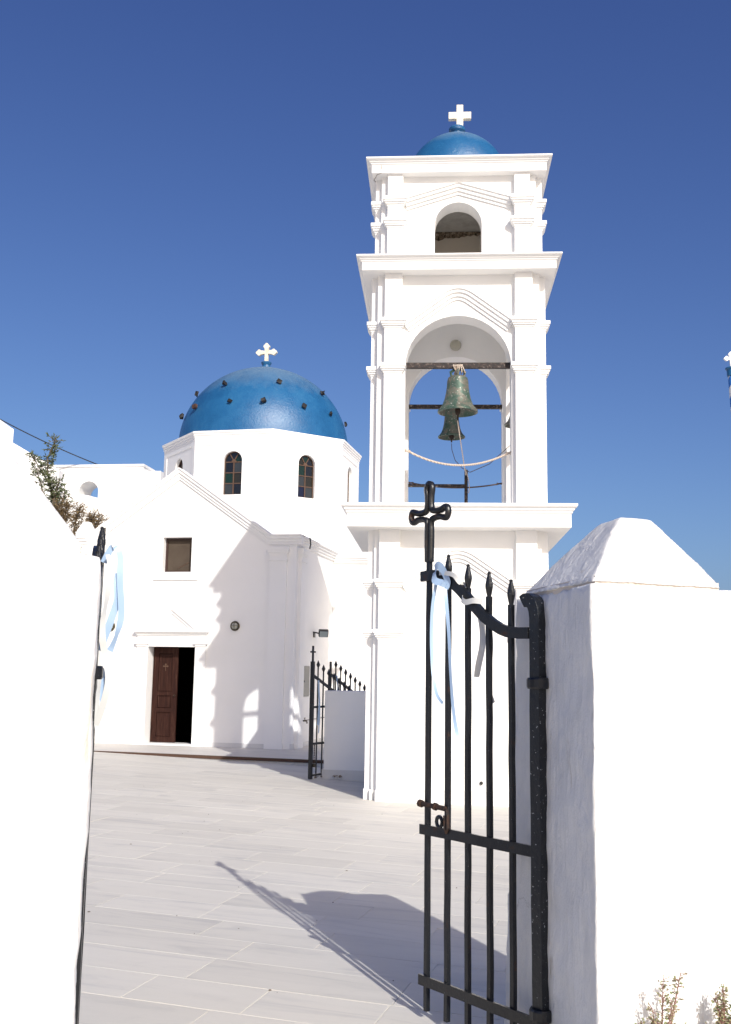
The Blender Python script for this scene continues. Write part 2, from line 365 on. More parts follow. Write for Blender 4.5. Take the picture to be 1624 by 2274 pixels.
# plaza: tilted sheet of grout with marble slabs laid in rows on it
PAV_YAW = R(-16.2)
pmat = Matrix.Translation((0.2, 13.2, 0)) @ Matrix.Rotation(0.022, 4, 'Y') @ Matrix.Rotation(PAV_YAW, 4, 'Z')
FALL = 0.013                                  # the paving falls gently towards the church beyond the tower
g = MB(); g.add([(-10, -13, -0.004), (9, -13, -0.004), (9, 0, -0.004), (-10, 0, -0.004), (9, 9, -0.004 - 9 * FALL), (-10, 9, -0.004 - 9 * FALL)], [(0, 1, 2, 3), (3, 2, 4, 5)])
pav = struct(g.build('plaza_pavement', 'grout')); pav.matrix_world = pmat
def px(p):                                    # picture position of a world point, only to sort slabs by how large they show
    q = p - Vector((0, 0, 1.6)); d = q.dot(fw)
    return (812 + 2288 * q.dot(cr) / d, 1137 - 2288 * q.dot(cu) / d, d) if d > 0.3 else (0, 9999, -1)
slabs = []
ROW = 0.40; rnd = random.Random(11)
for j in range(-31, 14):
    x = -7.5 + rnd.uniform(-0.6, 0)
    while x < 6.5:
        L = rnd.choice((0.62, 0.74, 0.86, 0.98, 1.1)); slabs.append((x, j * ROW, L)); x += L
meshes = {}
def slab_mesh(L):
    if L not in meshes:
        b_ = MB(); h, a, c = 0.003, L / 2 - 0.0017, ROW / 2 - 0.0017
        b_.rings([[(-a, -c, -0.02), (a, -c, -0.02), (a, c, -0.02), (-a, c, -0.02)], [(-a, -c, -0.0015), (a, -c, -0.0015), (a, c, -0.0015), (-a, c, -0.0015)],
                  [(-a + h, -c + h, 0), (a - h, -c + h, 0), (a - h, c - h, 0), (-a + h, c - h, 0)]])
        meshes[L] = b_.mesh('slab'); meshes[L].materials.append(M['slab'])
    return meshes[L]
cand = []; rest = []
for (x, y, L) in slabs:
    c = pmat @ Vector((x + L / 2, y + ROW / 2, 0)); X, Y, d = px(c)
    (cand if (d > 0 and 150 < X < 1250 and Y < 2420) else rest).append((d, x, y, L))
cand.sort(); rest += cand[295:]; cand = cand[:295]
for d, x, y, L in cand:
    o = bpy.data.objects.new('slab', slab_mesh(L)); COL.objects.link(o); o.parent = pav
    o.location = (x + L / 2, y + ROW / 2, rnd.uniform(-0.0008, 0.0008) - max(0, y + ROW / 2) * FALL); o.rotation_euler = (rnd.uniform(-.0008, .0008) - (FALL if y >= -.01 else 0), rnd.uniform(-.0006, .0006), 0)
g = MB()
for d, x, y, L in rest:
    a = 0.0022; n0 = len(g.v); g.box(x + a, x + L - a, y + a, y + ROW - a, -0.02, rnd.uniform(-0.0006, 0.0006))
    g.v[n0:] = [(p[0], p[1], p[2] - max(0, p[1]) * FALL) for p in g.v[n0:]]
o = g.build('outer_slabs', 'slab', pav); o['kind'] = 'stuff'
# crumbs and dry bits blown on the paving
g = MB()
for i in range(46):
    x, y = rnd.uniform(-3.2, 1.0), rnd.uniform(4.8, 14); z = -0.022 * (x - .2); q = rnd.uniform(.003, .007); a = rnd.uniform(0, 3)
    ca, sa = math.cos(a) * q * rnd.uniform(1, 2.2), math.sin(a) * q
    g.add([(x - ca, y - sa, z), (x + sa, y - ca, z), (x + ca, y + sa, z), (x - sa, y + ca, z), (x, y, z + q * .9)], [(0, 1, 4), (1, 2, 4), (2, 3, 4), (3, 0, 4)])
o = g.build('litter', 'bark', pav); o.matrix_parent_inverse = pmat.inverted(); o['kind'] = 'stuff'

# ================================================================== CHURCH TERRACE (one step up)
KC = 1.04
cs = lambda p: Vector((p[0] * KC, p[1] * KC, 1.6 + (p[2] - 1.6) * KC))
CH = Matrix.Translation(cs((-3.72, 20.34, 0.12))) @ Matrix.Rotation(R(-12.3), 4, 'Z') @ Matrix.Scale(KC, 4)
TE = Matrix.Translation(cs((-2.72, 18.12, 0))) @ Matrix.Rotation(R(-16.2), 4, 'Z') @ Matrix.Scale(KC, 4)
g = MB(); g.box(-5, 4.2, 0.05, 7.5, -0.3, 0.12)
ter = struct(g.build('church_terrace', 'terrace')); ter.matrix_world = TE
x = -5.0
while x < 4.2:
    L = random.uniform(0.75, 1.0); e = min(x + L, 4.2)
    MB().box(x + .002, e - .002, 0.0, 0.048, -0.3, 0.072).build('marble_block', 'riser', ter); x += L
g = MB(); g.box(-5, 4.2, -0.03, 0.06, 0.076, 0.124)
tag(g.build('step_nosing', 'brownstrip', ter), 'rusty brown edging strip along the terrace step')

# ================================================================== CHURCH
church = thing('church', 'white church with gabled front, octagonal drum and big blue dome', 'church', cs((-3.72, 20.34, 0.12)), R(-12.3)); church.scale = (KC, KC, KC)
HW = 2.45
g = MB()
g.prism([(-HW, -.1), (-.515, -.1), (-.515, 5.015), (-1.94, 4.0), (-HW, 4.0)], 0, .35)
g.prism([(.47, -.1), (HW, -.1), (HW, 4.0), (1.94, 4.0), (.47, 5.047)], 0, .35)
g.prism([(-.515, 1.89), (.47, 1.89), (.47, 3.355), (-.515, 3.355)], 0, .35)
g.prism([(-.515, 3.355), (-.29, 3.355), (-.29, 4.045), (-.515, 4.045)], 0, .35)
g.prism([(.31, 3.355), (.47, 3.355), (.47, 4.045), (.31, 4.045)], 0, .35)
g.prism([(-.515, 4.045), (.47, 4.045), (.47, 5.047), (0, 5.38), (-.515, 5.015)], 0, .35)
g.box(HW - .35, HW, .35, 2.99, -.1, 4.0); g.box(-HW, -HW + .35, .35, 2.99, -.1, 4.0)
g.build('wall', 'white', church)
g = MB(); g.prism([(-HW, 3.96), (HW, 3.96), (1.9, 3.98), (0, 5.32), (-1.9, 3.98)], .36, 2.99); g.build('nave_roof', 'white', church)
# moulded gable cornice and side cornices
prof = [(-.17, 0), (-.17, .03), (-.125, .035), (-.12, .055), (-.075, .06), (-.06, .09), (-.015, .095), (0, .12), (.02, .12), (.02, -.2)]
g = MB(); g.sweep_xz([(-2.57, 4.05), (-1.95, 4.05), (0, 5.42), (1.95, 4.05), (2.57, 4.05)], prof, 0.0); tag(g.build('gable_cornice', 'white', church), 'stepped moulding along the gable')
for s in (-1, 1):
    g = MB()
    for a, z0, z1 in ((.035, 3.88, 3.93), (.06, 3.93, 3.985), (.09, 3.985, 4.035), (.12, 4.035, 4.07)):
        x0, x1 = sorted((s * (HW - .1), s * (HW + a))); g.box(x0, x1, .005, 2.99, z0, z1)
    g.build('side_cornice', 'white', church)
# corner pilasters with capitals, front and side
for s in (-1, 1):
    g = MB()
    X = lambda a, b_: sorted((s * a, s * b_))
    def pil(x0, x1, y0, y1, d, front):
        def bx(e, z0, z1):
            if front: g.box(x0 - e, x1 + e, y0 - e, y1, z0, z1)
            else:
                a, b_ = (x0, x1 + e) if s > 0 else (x0 - e, x1); g.box(a, b_, y0 - e, y1 + e, z0, z1)
        bx(.012, -.1, .10); bx(0, .10, 3.56); bx(.018, 3.56, 3.60); bx(.004, 3.60, 3.67); bx(.02, 3.67, 3.715); bx(.04, 3.715, 3.765); bx(.055, 3.765, 3.82)
    a, b_ = X(1.94, 2.275); pil(a, b_, -.055, .01, .055, True)
    a, b_ = X(HW - .02, HW + .07); pil(a, b_, .17, .52, .07, False)
    g.build('corner_pilaster', 'white', church)
for s in (-1, 1):
    g = MB(); x0, x1 = sorted((s * (HW - .03), s * (HW + .012))); g.box(x0, x1, -.012, .16, -.1, .1)
    a, b_ = sorted((s * .70, s * 1.92)); g.box(a, b_, -.014, .02, -.1, .085)
    a, b_ = sorted((s * (HW - .02), s * (HW + .014))); g.box(a, b_, .58, 3.0, -.1, .085)
    g.build('marble_skirting', 'riser', church)
# door surround
g = MB(); g.box(-.75, -.513, -.035, .01, -.05, 2.0); g.box(.468, .69, -.035, .01, -.05, 2.0); g.box(-.512, .467, -.032, .01, 1.89, 2.0); g.box(-.74, .68, -.037, .01, 2.0, 2.11)
for x0, x1 in ((-.78, -.49), (.445, .72)):
    g.box(x0 + .03, x1 - .03, -.06, .0, 1.90, 1.94); g.box(x0, x1, -.085, .0, 1.94, 1.985)
g.build('door_surround', 'white', church)
g = MB(); g.box(-.755, .695, -.06, .0, 2.11, 2.14); g.box(-.77, .71, -.085, .0, 2.14, 2.17); g.box(-.80, .74, -.12, .0, 2.17, 2.205)
g.sweep_xz([(-.62, 2.19), (-.03, 2.645), (.56, 2.19)], [(-.14, 0), (-.14, .02), (-.09, .022), (-.085, .05), (-.04, .055), (-.03, .085), (0, .09), (0, -.02)], 0.0)
g.prism([(-.34, 2.206), (.28, 2.206), (-.03, 2.44)], -.012, .01)
ped = g.build('door_pediment', 'white', church)
def budded(g, cx, z0, h, wd, th, y0, y1, bud, armz):
    """upright with arms that end in trefoils, as one outline in x-z"""
    pts = []
    def tre(cx_, cz_, ang):
        o_ = []
        for da in (-95, 0, 95):
            c_ = (cx_ + bud * .75 * math.cos(R(ang + da)), cz_ + bud * .75 * math.sin(R(ang + da)))
            o_ += [(c_[0] + bud * .62 * math.cos(R(ang + da + e)), c_[1] + bud * .62 * math.sin(R(ang + da + e))) for e in (-70, -35, 0, 35, 70)]
        return o_
    hw = th / 2; A = wd / 2 - bud
    pts += [(cx - hw, z0), (cx + hw, z0), (cx + hw, armz - hw)]
    pts += tre(cx + A, armz, 0); pts += [(cx + hw, armz + hw)]
    pts += tre(cx, z0 + h - bud, 90); pts += [(cx - hw, armz + hw)]
    pts += tre(cx - A, armz, 180); pts += [(cx - hw, armz - hw)]
    g.prism(pts, y0, y1)
g = MB(); budded(g, -.03, 2.215, .17, .15, .03, -.024, -.0125, .024, 2.32); g.build('relief_cross', 'white', ped)
# door: threshold, leaf with three panels, near-black lining that paints the room behind as unlit
g = MB(); g.box(-.51, .465, -.03, .36, -.06, .035); g.build('threshold', 'riser', church)
g = MB(); LX0, LX1, LY = -.50, .015, .235
for x0, x1, z0, z1 in ((LX0, LX0 + .11, .04, 1.885), (LX1 - .11, LX1, .04, 1.885)): g.box(x0, x1, LY, LY + .045, z0, z1)
for z0, z1 in ((.04, .15), (.62, .70), (.94, 1.02), (1.76, 1.885)): g.box(LX0 + .11, LX1 - .11, LY + .001, LY + .044, z0, z1)
door = tag(g.build('door', 'wood', church), 'dark brown panelled door leaf, its twin swung inward')
for z0, z1 in ((.15, .62), (.70, .94), (1.02, 1.76)):
    g = MB(); x0, x1 = LX0 + .11, LX1 - .11; y = LY + .022
    g.rings([[(x0, y, z0), (x1, y, z0), (x1, y, z1), (x0, y, z1)], [(x0 + .012, y - .014, z0 + .012), (x1 - .012, y - .014, z0 + .012), (x1 - .012, y - .014, z1 - .012), (x0 + .012, y - .014, z1 - .012)],
             [(x0 + .03, y - .004, z0 + .03), (x1 - .03, y - .004, z0 + .03), (x1 - .03, y - .004, z1 - .03), (x0 + .03, y - .004, z1 - .03)]])
    g.build('panel', 'wood', door)
g = MB(); budded(g, (LX0 + LX1) / 2, 1.42, .14, .105, .010, LY + .006, LY + .016, .014, 1.51); g.build('carved_cross', 'frame2', door)
g = MB(); g.box(LX0 + .465, LX0 + .49, LY - .05, LY + .01, .93, .96); g.build('door_handle', 'rust', door)
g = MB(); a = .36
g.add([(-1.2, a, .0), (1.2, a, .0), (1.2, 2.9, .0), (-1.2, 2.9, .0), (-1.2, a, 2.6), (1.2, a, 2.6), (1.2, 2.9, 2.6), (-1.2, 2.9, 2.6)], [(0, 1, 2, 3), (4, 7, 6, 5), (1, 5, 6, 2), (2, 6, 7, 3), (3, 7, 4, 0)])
g.build('shade_lining', 'dark', church)  # interior shade put into the colour of this lining
g = MB(); g.box(.43, .465, .37, .90, .03, 1.88); g.build('inner_door_leaf', 'dark', church)  # timber leaf coloured near-black to look unlit
# facade window
g = MB(); g.prism([(-.47, 3.20), (.46, 3.20), (.46, 3.3555), (-.47, 3.3555)], -.03, .01)
g.prism([(-.47, 3.3555), (-.29, 3.3555), (-.29, 4.0445), (-.47, 4.0445)], -.03, .01); g.prism([(.31, 3.3555), (.46, 3.3555), (.46, 4.0445), (.31, 4.0445)], -.03, .01)
g.prism([(-.47, 4.0445), (.46, 4.0445), (.46, 4.17), (-.47, 4.17)], -.03, .01); g.build('window_border', 'white', church)
g = MB(); y0, y1 = .10, .15
for x0, x1, z0, z1 in ((-.288, -.245, 3.357, 4.043), (.265, .308, 3.357, 4.043), (-.245, .265, 3.357, 3.39), (-.245, .265, 4.0, 4.043)): g.box(x0, x1, y0, y1, z0, z1)
win = tag(g.build('window', 'frame', church), 'square window with brown frame and sacking behind the glass')
g = MB(); g.box(-.244, .264, .118, .124, 3.391, 3.999); g.build('pane', 'burlap', win)
g = MB(); g.tube([(-.02, .115, 3.44), (.22, .115, 3.56)], .006, 5); g.build('stick', 'frame2', win)
# crossing block, transept
g = MB(); g.box(-2.38, 2.38, 2.995, 7.6, -.1, 5.25); g.build('crossing_block', 'white', church)
for s in (-1, 1):
    g = MB(); x0, x1 = sorted((s * 2.381, s * 5.4)); g.box(x0, x1, 3.03, 7.5, -.1, 3.84); o = g.build('transept', 'white', church)
    g = MB()
    for a, z0, z1 in ((.02, 3.80, 3.84), (.05, 3.84, 3.885), (.08, 3.885, 3.93), (.105, 3.93, 3.96)):
        x0, x1 = sorted((s * (HW + .005), s * (5.4 + a))); g.box(x0, x1, 3.03 - a, 7.5 + a, z0, z1)
    g.build('transept_cornice', 'white', church)
    g = MB()
    x0, x1 = sorted((s * (HW + .003), s * (HW + .17)))
    g.box(x0, x1, 2.985, 3.04, -.1, 3.30)
    for e, z0, z1 in ((.02, 3.30, 3.34), (.006, 3.34, 3.46), (.025, 3.46, 3.51), (.05, 3.51, 3.56)): g.box(x0, x1 + e if s > 0 else x1, 2.985 - e, 3.04, z0, z1)
    g.build('transept_pilaster', 'white', church)
# drum: eight walls, arched windows in those that face the plaza
DZ0, DZ1, AP, DY = 5.05, 6.80, 2.25, 5.27
FACE = AP * math.tan(math.pi / 8)
PCOL = {-90: ['g_black', 'g_grey', 'g_green', 'g_olive', 'g_grey', 'g_black', 'g_black', 'g_black', 'g_green'],
        -45: ['g_green', 'g_black', 'g_grey', 'g_olive', 'g_blue', 'g_grey', 'g_olive', 'g_green', 'g_black']}
for k in range(8):
    ang = -90 + 45 * k; ang = ang - 360 if ang > 180 else ang
    fm = Matrix.Translation((0, DY, 0)) @ Matrix.Rotation(R(ang + 90), 4, 'Z') @ Matrix.Translation((0, -AP, 0))
    open_ = ang in (-90, -45, 0, -135)
    g = MB(); th = .3; ins = th * math.tan(math.pi / 8)
    if open_:
        wr, wz0, wzs = .225, 5.43, 6.225
        g.prism([(-FACE, DZ0), (FACE, DZ0), (FACE, wz0), (-FACE, wz0)], 0, th); g.prism(arch_poly(-FACE, FACE, wz0, DZ1, wr, wzs), 0, th)
    else: g.prism([(-FACE, DZ0), (FACE, DZ0), (FACE, DZ1), (-FACE, DZ1)], 0, th)
    p = .014; e = p * math.tan(math.pi / 8)
    g.prism([(-FACE - e, DZ0), (-FACE + .16, DZ0), (-FACE + .16, 6.60), (-FACE - e, 6.60)], -p, .001)
    g.prism([(FACE - .16, DZ0), (FACE + e, DZ0), (FACE + e, 6.60), (FACE - .16, 6.60)], -p, .001)
    g.prism([(-FACE - e, 6.60), (FACE + e, 6.60), (FACE + e, DZ1), (-FACE - e, DZ1)], -p, .001)
    o = g.build('drum_wall', 'white', church); o.matrix_local = fm
    if open_:
        g = MB(); y0, y1 = .075, .115; fr_ = .022
        outer = [(-wr + .001, wz0 + .001)] + [(-wr + .001, wzs)] + arc(0, wzs, wr - .001, 180, 0, 18)[1:-1] + [(wr - .001, wzs), (wr - .001, wz0 + .001)]
        inner = [(-wr + fr_, wz0 + fr_)] + [(-wr + fr_, wzs)] + arc(0, wzs, wr - fr_, 180, 0, 18)[1:-1] + [(wr - fr_, wzs), (wr - fr_, wz0 + fr_)]
        n_ = len(outer)
        vs = [(x, y0, z) for x, z in outer] + [(x, y0, z) for x, z in inner] + [(x, y1, z) for x, z in outer] + [(x, y1, z) for x, z in inner]
        fs = []
        for i in range(n_):
            j = (i + 1) % n_; fs += [(i, j, n_ + j, n_ + i), (n_ + i, n_ + j, 3 * n_ + j, 3 * n_ + i), (2 * n_ + j, 2 * n_ + i, 3 * n_ + i, 3 * n_ + j)]
        g.add(vs, fs)
        g.box(-.013, .013, y0 + .003, y1, wz0 + fr_, wzs - .02)
        zz = [wz0 + fr_ + (wzs - .02 - wz0 - fr_) * q / 3 for q in range(4)]
        for z in zz[1:]: g.box(-wr + fr_, wr - fr_, y0 + .005, y1, z - .011, z + .011)
        g.lathe([(.05, -1)], 3, cap=False) if 0 else None
        g.prism(arc(0, zz[3] + .008, .055, 0, 180, 8), y0 + .002, y1)
        for a in (60, 120): g.prism([(.04 * math.cos(R(a)) + .01 * math.sin(R(a)), wzs + .04 * math.sin(R(a)) - .01 * math.cos(R(a))), ((wr - .01) * math.cos(R(a)) + .01 * math.sin(R(a)), wzs + (wr - .01) * math.sin(R(a)) - .01 * math.cos(R(a))),
                    ((wr - .01) * math.cos(R(a)) - .01 * math.sin(R(a)), wzs + (wr - .01) * math.sin(R(a)) + .01 * math.cos(R(a))), (.04 * math.cos(R(a)) - .01 * math.sin(R(a)), wzs + .04 * math.sin(R(a)) + .01 * math.cos(R(a)))], y0 + .004, y1)
        wn = g.build('arched_window', 'frame2', church); wn.matrix_local = fm
        cols = PCOL.get(ang, PCOL[-90]); pi_ = 0
        for q in (2, 1, 0):
            for x0, x1 in ((-wr + fr_ - .004, -.009), (.009, wr - fr_ + .004)):
                gg = MB(); gg.box(x0, x1, .096, .102, zz[q] + .005, zz[q + 1] - .005); gg.build('pane', cols[pi_], wn); pi_ += 1
        for a0, a1 in ((122, 182), (62, 118), (-2, 58)):
            gg = MB(); gg.prism(arc(0, wzs - .01, wr - fr_ + .006, a0, a1, 8) + [(0.02 * math.cos(R((a0 + a1) / 2)), wzs + .012)], .096, .102); gg.build('pane', cols[pi_], wn); pi_ += 1
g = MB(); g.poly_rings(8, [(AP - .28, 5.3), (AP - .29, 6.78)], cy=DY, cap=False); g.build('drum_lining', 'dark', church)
g = MB(); a = AP
g.poly_rings(8, [(a - .3, 6.72), (a + .02, 6.72), (a + .02, 6.775), (a + .035, 6.785), (a + .035, 6.825), (a + .055, 6.835), (a + .055, 6.875), (a + .075, 6.885), (a + .075, 6.93), (a - .3, 6.935)], cy=DY)
g.build('drum_cornice', 'white', church)
# dome with its projecting stones and cross
DR = 2.13; prof = [(DR * 1.004, 6.90)]
for i in range(0, 25):
    a = R(90 * i / 24); prof.append((max(.002, DR * math.cos(a)), 6.93 + 2.10 * math.sin(a)))
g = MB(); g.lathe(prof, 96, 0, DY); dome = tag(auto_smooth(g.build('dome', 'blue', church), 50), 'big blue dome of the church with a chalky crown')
g = MB(); g.lathe([(.33, 8.98), (.31, 9.015), (.24, 9.07), (.13, 9.10), (.11, 9.105), (.10, 9.16), (.125, 9.20), (.135, 9.235), (.12, 9.25), (.05, 9.25)], 32, 0, DY); auto_smooth(g.build('finial', 'blue', dome), 40)
g = MB(); budded(g, 0, 9.23, .50, .52, .085, -.045, .045, .062, 9.505); o = g.build('cross', 'cream', dome); o.location = (0, DY, 0); bevel(o, .006)
rp = random.Random(5)
for az, el, br in [(-106, 38, 0), (-61, 40, 0), (-20, 37, 0), (-150, 38, 0), (-96, 21.5, 0), (-73, 21.5, 0), (-45, 20.5, 0), (-21, 19.5, 0), (6, 18.5, 0), (-127, 21.5, 1), (-152, 20, 0), (28, 38, 0), (32, 18, 0)]:
    g = MB(); a = .050 + rp.uniform(-.009, .01); L = rp.uniform(.085, .13)
    jit = lambda: rp.uniform(-.022, .022)
    g.rings([[(sx_ * a * .95 + jit(), -.03, sz_ * a * .8 + jit()) for sx_, sz_ in ((-1, -1), (1, -1), (1.05, 1), (-1, 1))], [(sx_ * a + jit(), -L * .7 + jit(), sz_ * a * .9 + jit()) for sx_, sz_ in ((-1, -1), (1, -1), (1, 1), (-1, 1))],
             [(sx_ * a * .75 + jit(), -L + jit(), sz_ * a * .65 + jit()) for sx_, sz_ in ((-1, -1), (1, -1), (1, 1), (-1, 1))]])
    o = g.build('stone', 'stone2' if br else 'stone', dome)
    d = Vector((math.cos(R(az)) * math.cos(R(el)), math.sin(R(az)) * math.cos(R(el)), math.sin(R(el))))
    o.location = (d.x * DR, DY + d.y * DR, 6.93 + d.z * 2.10); o.rotation_euler = (R(-el * .35), R(rp.uniform(-35, 35)), R(az + 90))
# little capped post at the left eave
g = MB(); g.box(-2.34, -2.02, .22, .55, 3.95, 4.2); g.rings([[(-2.34, .22, 4.2), (-2.02, .22, 4.2), (-2.02, .55, 4.2), (-2.34, .55, 4.2)], [(-2.24, .32, 4.44), (-2.12, .32, 4.44), (-2.12, .45, 4.44), (-2.24, .45, 4.44)]])
g.build('roof_post', 'white', church)

# fittings on the church
def bulkhead(label, x, z):
    b_ = thing('bulkhead_lamp', label, 'wall lamp', CH @ Vector((x, 0, z)), R(-12.3), 'round lamps on the church front')
    g = MB(); g.add([], []); ring = [[(r * math.cos(2 * math.pi * i / 24), -y, r * math.sin(2 * math.pi * i / 24)) for i in range(24)] for r, y in ((.095, 0), (.10, .03), (.085, .05), (.07, .045), (.07, .02))]
    g.rings(ring); auto_smooth(g.build('rim', 'brass', b_))
    g = MB(); g.rings([[(r * math.cos(2 * math.pi * i / 20), -y, r * math.sin(2 * math.pi * i / 20)) for i in range(20)] for r, y in ((.069, .03), (.066, .055), (.045, .075), (.01, .082))]); g.build('glass', 'lampglass', b_, True)
    g = MB(); g.tube([(-.085, -.05, 0), (-.05, -.085, 0), (.05, -.085, 0), (.085, -.05, 0)], .006, 5); g.tube([(0, -.05, -.085), (0, -.085, -.05), (0, -.085, .05), (0, -.05, .085)], .006, 5); g.build('guard', 'brass', b_)
bulkhead('round brass bulkhead lamp on the church front right of the door', 1.263, 2.30)
bulkhead('round brass bulkhead lamp left of the church door behind ribbons', -1.337, 2.28)
fl = thing('floodlight', 'small black floodlight bracketed to the church side wall', 'floodlight', CH @ Vector((2.45, 1.45, 2.2)), R(-12.3))
g = MB(); g.box(-.01, .02, -.06, .06, -.06, .06); g.tube([(.01, -.11, .05), (.14, -.11, .02), (.14, .11, .02), (.01, .11, .05)], .012, 4); g.build('bracket', 'dull_black', fl)
g = MB(); g.box(-.10, .10, -.05, .05, -.075, .075); h = g.build('housing', 'dull_black', fl); h.location = (.22, -.04, .03); h.rotation_euler = (R(25), 0, R(22)); bevel(h, .012)
g = MB(); g.box(-.085, .085, -.056, -.049, -.062, .062); o = g.build('lens', 'floodglass', h)
eb = thing('meter_cabinet', 'flat grey metal meter cabinet set in the church side wall', 'cabinet', CH @ Vector((2.452, .89, 1.26)), R(-12.3))
g = MB(); g.box(-.02, .012, -.25, .25, -.31, .31); g.build('frame', 'grey_metal', eb)
g = MB(); g.box(.012, .022, -.23, .23, -.29, .29); o = g.build('lid', 'grey_metal', eb); g = MB(); g.box(.022, .034, -.2, -.18, -.02, .02); g.build('latch', 'dull_black', eb)
tp = thing('garden_tap', 'small dark water tap with thin pipe on the church side wall', 'tap', CH @ Vector((2.46, .70, .5)), R(-12.3))
g = MB(); g.tube([(0, 0, 0), (.09, 0, 0), (.10, 0, -.05)], .016, 6); g.tube([(.05, 0, 0), (.05, 0, .05)], .009, 5); g.tube([(.05, -.035, .055), (.05, .035, .055)], .009, 5); g.build('spout', 'brass', tp)
g = MB(); g.tube([(.012, 0, 0), (.012, 2.3, 0)], .008, 5); g.build('pipe', 'grey_metal', tp)
g = MB(); pts = [Vector((2.60, .42 + .02 * i, 4.06 - .012 * i * i)) if i < 4 else Vector((2.60 - .01 * (i - 4), .5, 3.95 - .05 * (i - 4))) for i in range(7)]
g.tube([CH @ p for p in pts], .014, 6); tag(g.build('loose_cable', 'dull_black'), 'short black cable end hanging over the church side cornice', 'cable')

# ================================================================== BELL TOWER
TX, TY, TYAW = 1.276, 14.333, R(-4)
TW = Matrix.Translation((TX, TY, 0)) @ Matrix.Rotation(TYAW, 4, 'Z')
tower = thing('bell_tower', 'tall white three-stage bell tower with stepped cornices and small blue dome', 'bell tower', (TX, TY, 0), TYAW)
A = 1.08; TH = .33
# stage 1 solid
g = MB(); g.box(-A, A, -A, A, -.25, 3.45); g.build('lower_stage', 'white', tower)
g = MB(); g.poly_rings(4, [(A + .02, -.25), (A + .02, .13), (A - .1, .13)], cap=False); g.build('plinth', 'riser', tower)
g = MB(); g.prism([(-.63, .135)] + [(.63, .135)] + arc(.0, 2.2, .635, 0, 180, 24), -A - .010, -A + .01); g.build('blind_arch', 'white', tower)
g = MB(); g.lathe([(.022, 0), (.022, .03)], 12); o = g.build('drain_hole', 'dull_black', tower); o.location = (.30, -A - .005, .24); o.rotation_euler = (R(90), 0, 0)
# stage 2 open, an arch in each side
g = MB(); wf = arch_poly(-A, A, 3.70, 6.93, .705, 5.625)
g.prism(wf, -A, -A + TH)
g.build('arch_wall', 'white', tower)
g = MB(); g.prism(wf, A - TH, A); g.build('arch_wall', 'white', tower)
ws = arch_poly(-A + TH, A - TH, 3.70, 6.93, .66, 5.58)
g = MB(); g.prism(ws, -A, -A + TH, 'x'); g.build('arch_wall', 'white', tower)
g = MB(); g.prism(ws, A - TH, A, 'x'); g.build('arch_wall', 'white', tower)
# stage 3 small arched opening in front
A3 = 1.05
g = MB(); g.prism(arch_poly(-A3, A3, 7.10, 8.36, .319, 7.64), -A3, -A3 + .3); g.box(-A3, -A3 + .3, -A3 + .3, A3, 7.10, 8.36); g.box(A3 - .3, A3, -A3 + .3, A3, 7.10, 8.36); g.box(-A3 + .3, A3 - .3, A3 - .3, A3, 7.10, 8.36)
g.build('upper_stage', 'white', tower)
g = MB(); g.box(-.74, .74, .70, .745, 7.12, 8.36); g.build('back_wall_render', 'rough_tan', tower)
# grey cement ceiling of the top stage, its joint with the back wall torn open
g = MB(); g.box(-.742, .742, -.742, .699, 8.305, 8.334); g.build('ceiling', 'peel', tower)
g = MB(); rim = []
for i in range(61):
    x = -.742 + 1.484 * i / 60; k = max(0.0, .5 - x / .9)
    rim.append((x, 8.26 - .11 * k * (.6 + .8 * abs(noise.noise(Vector((x * 5, 1.3, 0))))) - .035 * noise.noise(Vector((x * 17, 4.1, 0))) + .03 * min(0, x)))
g.prism([(-.742, 8.30)] + rim + [(.742, 8.30)], .684, .699); g.build('torn_joint', 'crumble', tower)
# moulded cornices, each a slab between two stages
def cornice(W, z1, H, steps):
    g = MB(); pr = [(A - .3, z1 - H), (W - .075, z1 - H), (W - .075, z1 - H * .42), (W - .062, z1 - H * .40), (W - .058, z1 - H * .32), (W - .04, z1 - H * .28), (W - .036, z1 - H * .20), (W - .012, z1 - H * .15), (W - .004, z1 - H * .12), (W, z1 - H * .09), (W, z1), (A - .3, z1 + .004)]
    g.poly_rings(4, pr); return bevel(g.build('cornice', 'white', tower), .007, 2)
c1 = cornice(1.495, 3.72, .30, 3); c2 = cornice(1.365, 7.10, .20, 3); c3 = cornice(1.262, 8.54, .205, 3)
g = MB(); W_ = 1.262 - .075
g.tube([(-W_ + .13, -W_ - .002, 8.45), (-W_ + .14, -W_ - .002, 8.41), (-W_ + .125, -W_ - .002, 8.37), (-W_ + .135, -W_ + .0, 8.334), (-W_ + .07, -W_ + .05, 8.333), (-W_ + .05, -W_ + .12, 8.333), (-W_ + .02, -W_ + .2, 8.333), (-W_ + .06, -W_ + .3, 8.333)], .004, 4); g.build('crack', 'crumble', tower)
